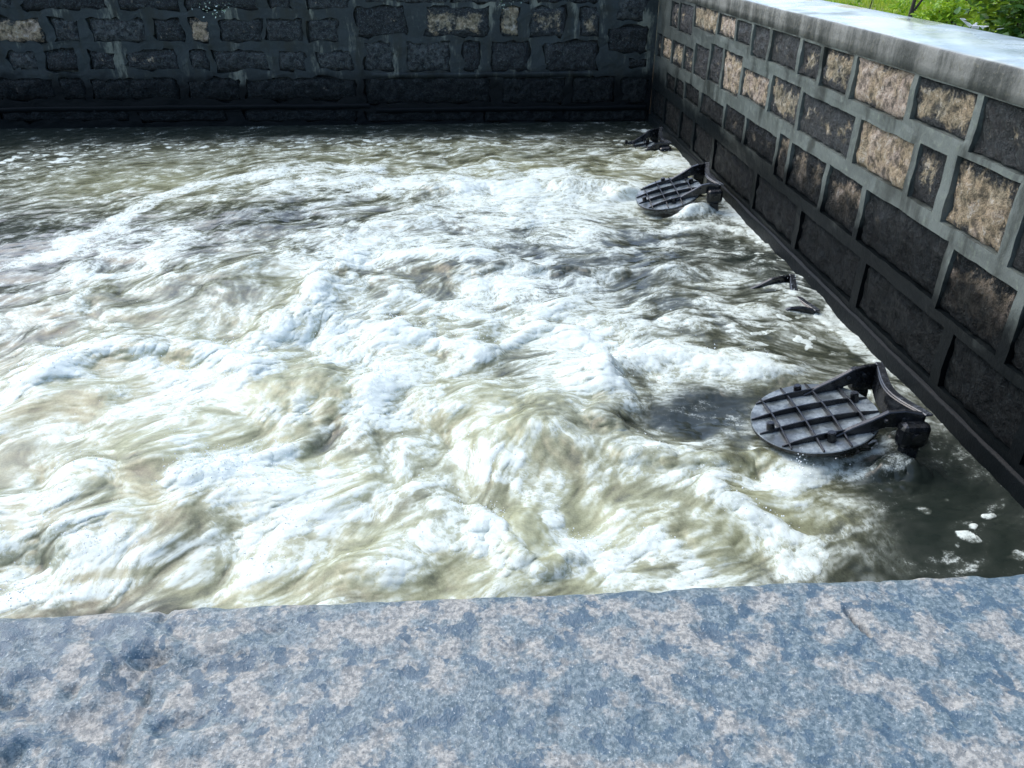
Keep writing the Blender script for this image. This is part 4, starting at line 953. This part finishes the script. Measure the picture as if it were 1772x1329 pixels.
def make_valve():
    root = empty('flap_valve', (XR, 0, 0))
    # lid: round disc with a raised rim
    cx, rz, RAD = -0.755, 0.13, 0.300
    prof = [(0.0, 0.0), (0.10, 0.0), (0.20, 0.0), (RAD - 0.004, 0.0), (RAD, -0.004), (RAD, -0.020), (RAD - 0.006, -0.024), (0.0, -0.024)]
    bm = bmesh.new(); N = 72; rings = []
    for r, z in prof:
        if r == 0: rings.append([bm.verts.new((cx, 0, rz + z))])
        else: rings.append([bm.verts.new((cx + r * math.cos(2 * math.pi * k / N), r * math.sin(2 * math.pi * k / N), rz + z)) for k in range(N)])
    for r0, r1 in zip(rings[:-1], rings[1:]):
        for k in range(N):
            a = r0[k % len(r0)]; b = r0[(k + 1) % len(r0)]; c = r1[(k + 1) % len(r1)]; d = r1[k % len(r1)]
            vs = []
            for v in (a, b, c, d):
                if v not in vs: vs.append(v)
            if len(vs) > 2: bm.faces.new(vs)
    bmesh.ops.recalc_face_normals(bm, faces=bm.faces)
    for f in bm.faces:
        if f.normal.z < 0.6: f.material_index = 1
    lid = bm_obj('lid', bm, M_DISC, root)
    lid.data.materials.append(M_IRON)
    # ribs: four each way, arched, running to the rim
    for ax in (0, 1):
        for off in (-0.192, -0.064, 0.064, 0.192):
            L = math.sqrt((RAD - 0.004) ** 2 - off * off)
            pts = []; hs = []
            for t in np.linspace(-1, 1, 9):
                hh = 0.008 + 0.026 * (1 - abs(t) ** 2.2) + (0.0011 if ax else 0)
                s = t * L
                pts.append((cx + s, off, rz + hh) if ax == 0 else (cx + off, s, rz + hh)); hs.append(hh + 0.002)
            sweep_plate('rib', pts, hs, 0.008, M_IRON, lid)
    for bx, by in ((0.0, 0.218), (-0.232, -0.052), (0.0, -0.215), (0.226, 0.062)):
        bm = bmesh.new()
        bmesh.ops.create_cone(bm, cap_ends=True, segments=20, radius1=0.021, radius2=0.019, depth=0.052, matrix=Matrix.Translation((cx + bx, by, rz + 0.025)))
        bmesh.ops.bevel(bm, geom=[e for e in bm.edges if len(e.link_faces) == 2 and e.calc_face_angle(0) > 1.0], offset=0.004, segments=2, affect='EDGES')
        bm_obj('boss', bm, M_IRON, lid, smooth=False)
    th = R(-11)                       # the lid hangs lower at its free edge
    lid.rotation_euler = (0, th, 0)
    pv = Vector((cx, 0, rz)); lid.location = pv - Matrix.Rotation(th, 3, 'Y') @ pv
    # two arms climbing from the lid to the yoke
    for s in (-1, 1):
        pts = [(-0.74, s * 0.192, rz + 0.014), (-0.665, s * 0.193, rz + 0.058), (-0.58, s * 0.196, 0.232), (-0.51, s * 0.20, 0.275), (-0.44, s * 0.212, 0.288), (-0.365, s * 0.235, 0.283)]
        sweep_plate('arm', pts, [0.012, 0.036, 0.070, 0.085, 0.09, 0.09], 0.026, M_IRON, root)
    for s in (-1, 1):
        for bx_, bz_ in ((-0.52, 0.235), (-0.44, 0.245)):
            bm = bmesh.new()
            bmesh.ops.create_cone(bm, cap_ends=True, segments=6, radius1=0.011, radius2=0.010, depth=0.050, matrix=Matrix.Translation((bx_, s * 0.205, bz_)) @ Matrix.Rotation(R(90), 4, 'X'))
            bm_obj('bolt', bm, M_DISC_EDGE, root)
    # yoke: curved cross plate with a flanged lip
    yp = [(-0.36 - 0.050 * math.cos(t * math.pi / 2) ** 1.5, 0.245 * t, 0.278 - 0.018 * math.cos(t * math.pi / 2)) for t in np.linspace(-1, 1, 15)]
    yoke = sweep_plate('yoke', yp, 0.115, 0.022, M_IRON, root)
    sweep_plate('lip', [(x + 0.016, y * 1.04, z + 0.008) for x, y, z in yp], 0.012, 0.040, M_DISC_EDGE, yoke)
    for s in (-1, 1):
        bm = bmesh.new(); bm_box(bm, -0.475, -0.335, s * 0.262 - 0.038, s * 0.262 + 0.038, 0.125, 0.248, 0.026)
        hb = bm_obj('hinge_block', bm, M_IRON, root)
        bm = bmesh.new()
        bmesh.ops.create_cone(bm, cap_ends=True, segments=16, radius1=0.024, radius2=0.024, depth=0.10, matrix=Matrix.Translation((-0.405, s * 0.262, 0.19)) @ Matrix.Rotation(R(90), 4, 'X'))
        bm_obj('hinge_pin', bm, M_IRON, hb)
        bm = bmesh.new(); bm_box(bm, -0.445, -0.365, s * 0.262 - 0.022, s * 0.262 + 0.022, -0.35, 0.1245, 0.006)
        bm_obj('bracket', bm, M_IRON, root)
    # pipe mouth below the waterline
    bm = bmesh.new(); N = 40
    rr = [(0.30, 0.0), (0.33, 0.0), (0.33, -0.30), (0.30, -0.30)]
    rings = [[bm.verts.new((x, r * math.cos(2 * math.pi * k / N), -0.42 + r * math.sin(2 * math.pi * k / N))) for k in range(N)] for r, x in rr]
    for q in range(4):
        for k in range(N): bm.faces.new((rings[q][k], rings[q][(k + 1) % N], rings[(q + 1) % 4][(k + 1) % N], rings[(q + 1) % 4][k]))
    bmesh.ops.recalc_face_normals(bm, faces=bm.faces)
    bm_obj('pipe_mouth', bm, M_IRON, root)
    return root

def copy_tree(o, parent=None):
    c = o.copy()
    COL.objects.link(c)
    c.parent = parent
    for ch in o.children: copy_tree(ch, c)
    return c
VLAB = ['black iron flap valve nearest the camera with its round ribbed lid fully open',
        'sunken flap valve, only a black arm tip above water, between two open ones',
        'farther open flap valve with tilted ribbed grey lid half washed by foam',
        'farthest flap valve near the wall corner, dark arm sticking out of white water']
v0 = make_valve()
for i, (vy, vz, tl, rl) in enumerate(VALVES):
    o = v0 if i == 0 else copy_tree(v0)
    o.location = (XR + (0.0, 0.20, 0.17, 0.25)[i], vy, vz)
    o.rotation_euler = (R(rl), R(tl), 0)
    tag(o, VLAB[i], 'flap valve', 'flap valves along the right wall')

# ------------------------------------------------------------------ planting beyond the right wall
def mat_leaf(name, c0, c1):
    k = NT(name)
    p = k.pos()
    n = k.noise(p, 9, 3, 0.6)
    n2 = k.n('ShaderNodeObjectInfo').outputs['Random']
    c = k.mixc(k.step(n, 0.35, 0.65), c0, c1)
    b = k.n('ShaderNodeBsdfPrincipled', ins={'Base Color': c, 'Roughness': 0.45, 'Specular IOR Level': 0.35})
    tr = k.n('ShaderNodeBsdfTranslucent', ins={'Color': k.mixc(0.5, c, (0.25, 0.35, 0.02))})
    mx = k.n('ShaderNodeMixShader', ins={0: 0.35, 1: b.outputs[0], 2: tr.outputs[0]})
    k.t.links.new(mx.outputs[0], k.out.inputs[0])
    return k.m
M_LEAF_A = mat_leaf('leaf_fresh', (0.14, 0.30, 0.015), (0.34, 0.52, 0.03))
M_LEAF_B = mat_leaf('leaf_dark', (0.02, 0.07, 0.010), (0.06, 0.16, 0.018))
M_GRASS = mat_leaf('grass_blade', (0.20, 0.33, 0.02), (0.46, 0.55, 0.05))
_kb = NT('bark'); _kb.bsdf(_kb.mixc(_kb.noise(_kb.pos(), 30, 4, .6), (0.012, 0.010, 0.008), (0.045, 0.035, 0.025)), 0.8); M_BARK = _kb.m
_kw = NT('white_paint'); _kw.bsdf(_kw.mixc(_kw.step(_kw.noise(_kw.pos(), 14, 4, .6), .5, .7), (0.80, 0.81, 0.80), (0.6, 0.62, 0.6)), 0.4); M_WHITE = _kw.m

def leaves(name, rng, centre, rad, n, size, mat, parent, elong=1.8):
    c = np.array(centre); rad = np.array(rad)
    VV = []; FF = []
    nclump = max(6, n // 45)
    cl = []
    for _ in range(nclump):
        d = rng.normal(size=3); d /= np.linalg.norm(d)
        cl.append(d * rng.uniform(0.35, 1.0) ** 0.6)
    for q in range(n):
        k = cl[rng.randint(nclump)]
        pp = c + (k + rng.normal(0, 0.17, 3)) * rad
        pp[2] = max(pp[2], GZ - parent.location.z + 0.02)
        s = size * rng.uniform(0.6, 1.35)
        d = rng.normal(size=3); d[2] = d[2] * 0.5 + 0.1; d /= np.linalg.norm(d)
        up = rng.normal(size=3); up[2] = abs(up[2]) + 0.7
        w = np.cross(d, up); w /= np.linalg.norm(w) + 1e-9
        nn = np.cross(w, d)
        b = len(VV)
        L = s * elong
        VV += [pp, pp + d * L * .35 + w * s * .42 + nn * s * .10, pp + d * L * .72 + w * s * .30 + nn * s * .02, pp + d * L - nn * s * .18, pp + d * L * .72 - w * s * .30 + nn * s * .02, pp + d * L * .35 - w * s * .42 + nn * s * .10, pp + d * L * .5 - nn * s * .04]
        FF += [(b, b + 1, b + 6), (b + 1, b + 2, b + 6), (b + 2, b + 3, b + 6), (b + 3, b + 4, b + 6), (b + 4, b + 5, b + 6), (b + 5, b, b + 6)]
    return mesh_obj(name, VV, FF, mat, parent)

def limb(bm, p0, p1, r0, r1, seg=7, bend=0.0, rng=None):
    p0 = Vector(p0); p1 = Vector(p1); prev = None
    for i in range(6):
        t = i / 5
        c = p0.lerp(p1, t) + Vector((bend * math.sin(t * 3.1), bend * 0.6 * math.sin(t * 4.2 + 1), 0))
        r = r0 + (r1 - r0) * t
        ring = [bm.verts.new(c + Vector((r * math.cos(2 * math.pi * k / seg), r * math.sin(2 * math.pi * k / seg), 0))) for k in range(seg)]
        if prev:
            for k in range(seg): bm.faces.new((prev[k], prev[(k + 1) % seg], ring[(k + 1) % seg], ring[k]))
        prev = ring

def shrub(x, y, r, h, n, size, mat, label, seed, name='shrub', elong=1.8):
    rng = np.random.RandomState(seed)
    root = tag(empty(name, (x, y, GZ)), label, 'shrub', 'shrubs beyond the right wall')
    bm = bmesh.new()
    for q in range(5):
        a = rng.rand() * 6.28; rr = r * rng.uniform(.3, .75)
        limb(bm, (0.03 * math.cos(a), 0.03 * math.sin(a), -0.05), (rr * math.cos(a), rr * math.sin(a), h * rng.uniform(.6, .95)), 0.018, 0.005, 6, 0.03)
    bm_obj('stem', bm, M_BARK, root, True)
    leaves('foliage', rng, (0, 0, h * 0.55), (r, r, h * 0.5), n, size, mat, root, elong)
    return root
def planting():
    shrub(4.55, 9.9, 0.42, 0.95, 900, 0.040, M_LEAF_A, 'low yellow-green bush behind the wall coping, left of the thin dark trunk', 11)
    shrub(6.6, 11.3, 0.75, 1.10, 1500, 0.045, M_LEAF_A, 'bright green bush right of the thin dark trunk', 12)
    shrub(5.25, 9.15, 0.30, 0.98, 1000, 0.042, M_LEAF_A, 'leafy light green bush beside the white slatted barrier', 13)
    shrub(4.82, 7.05, 0.45, 1.55, 1500, 0.060, M_LEAF_B, 'dark green broad-leaved bush at the top right corner', 14)
    shrub(7.4, 10.2, 0.9, 1.9, 2200, 0.055, M_LEAF_B, 'tall dark bush behind the white slatted barrier', 15)
    shrub(9.0, 15.5, 1.3, 1.6, 2200, 0.06, M_LEAF_A, 'bright bush far behind the others near the top edge', 16)
    # sapling with a forked dark trunk
    root = tag(empty('sapling', (5.5, 10.45, GZ)), 'thin dark forked sapling trunk behind the wall coping', 'tree')
    bm = bmesh.new()
    limb(bm, (0, 0, -0.05), (0.06, 0, 0.62), 0.030, 0.026, 8, 0.01); limb(bm, (0.06, 0, 0.60), (0.09, 0, 1.9), 0.024, 0.014, 8, 0.02)
    limb(bm, (0.06, 0, 0.62), (0.34, -0.05, 1.25), 0.018, 0.010, 8, 0.015); limb(bm, (0.34, -0.05, 1.24), (0.42, -0.1, 2.0), 0.010, 0.005, 6, 0.01)
    bm_obj('trunk', bm, M_BARK, root, True)
    leaves('crown', np.random.RandomState(5), (0.2, 0, 2.1), (0.6, 0.6, 0.5), 700, 0.05, M_LEAF_A, root)
    # white slatted barrier half hidden in leaves
    b = tag(empty('barrier', (5.03, 7.92, GZ), (0, 0, R(-35))), 'small white slatted barrier half hidden among the bushes', 'barrier')
    for z in (0.675, 0.745):
        bm = bmesh.new(); bm_box(bm, -0.16, 0.16, -0.012, 0.012, z - 0.014, z + 0.014, 0.004); bm_obj('slat', bm, M_WHITE, b)
    for x in (-0.14, 0.14):
        bm = bmesh.new(); bm_box(bm, x - 0.018, x + 0.018, 0.013, 0.04, -0.05, 0.78, 0.003); bm_obj('post', bm, M_WHITE, b)
    bm = bmesh.new(); bm_box(bm, -0.13, 0.0, -0.010, 0.010, -0.013, 0.013, 0.004)
    bmesh.ops.transform(bm, matrix=Matrix.Translation((-0.165, -0.03, 0.75)) @ Matrix.Rotation(R(35), 4, 'Y'), verts=bm.verts)
    bm_obj('brace', bm, M_WHITE, b)
    # grass
    rng = np.random.RandomState(8); VV = []; FF = []
    for q in range(16000):
        x = 3.2 + 9 * rng.rand() ** 1.3; y = rng.uniform(3, 22)
        if x * 1.0 > y * 0.85 + 1.0: continue
        hgt = rng.uniform(0.12, 0.45) * (1.25 if pn(np.array(x * .8), np.array(y * .8), 3) > 0 else 0.6)
        a = rng.rand() * 6.28; w = rng.uniform(0.006, 0.014); ln = rng.uniform(0.1, 0.5) * hgt; la = rng.rand() * 6.28
        p = np.array([x, y, GZ - 0.01]); s = np.array([math.cos(a) * w, math.sin(a) * w, 0]); l = np.array([math.cos(la) * ln, math.sin(la) * ln, 0])
        b0 = len(VV)
        VV += [p - s, p + s, p + l * .35 + s * .7 + [0, 0, hgt * .6], p + l * .35 - s * .7 + [0, 0, hgt * .6], p + l + [0, 0, hgt]]
        FF += [(b0, b0 + 1, b0 + 2, b0 + 3), (b0 + 3, b0 + 2, b0 + 4)]
    g = mesh_obj('grass', VV, FF, M_GRASS)
    tag(g, kind='stuff')
    # weeds rooted in the back wall and two stuck leaves
    rng = np.random.RandomState(2)
    for (x, z, n, lab) in ((-2.98, 1.36, 46, 'small pale-leaved weed growing from the back wall near the top edge'), (0.55, 1.40, 14, 'tiny green tuft rooted in the top joint of the back wall')):
        w = tag(empty('weed', (x, YB - 0.03, z)), lab, 'weed')
        bm = bmesh.new()
        for q in range(4): limb(bm, (0, 0.02, 0), (rng.uniform(-.2, .2), -0.05, rng.uniform(-.02, .09)), 0.003, 0.0015, 5, 0.005)
        bm_obj('stem', bm, M_LEAF_B, w)
        VV = []; FF = []
        for q in range(n):
            c = np.array([rng.normal(0, 0.11), -0.03 - 0.04 * rng.rand(), rng.normal(0.03, 0.045)]); s = rng.uniform(.010, .02)
            d = rng.normal(size=3); d /= np.linalg.norm(d); e = np.cross(d, rng.normal(size=3)); e /= np.linalg.norm(e); b0 = len(VV)
            VV += [c - d * s, c + e * s * .5, c + d * s, c - e * s * .5]; FF.append((b0, b0 + 1, b0 + 2, b0 + 3))
        mesh_obj('foliage', VV, FF, M_WEED, w)
_k = NT('pale_weed'); _k.bsdf(_k.mixc(_k.step(_k.noise(_k.pos(), 40, 2, .5), .42, .55), (0.10, 0.20, 0.09), (0.45, 0.55, 0.50)), 0.35); M_WEED = _k.m
planting()
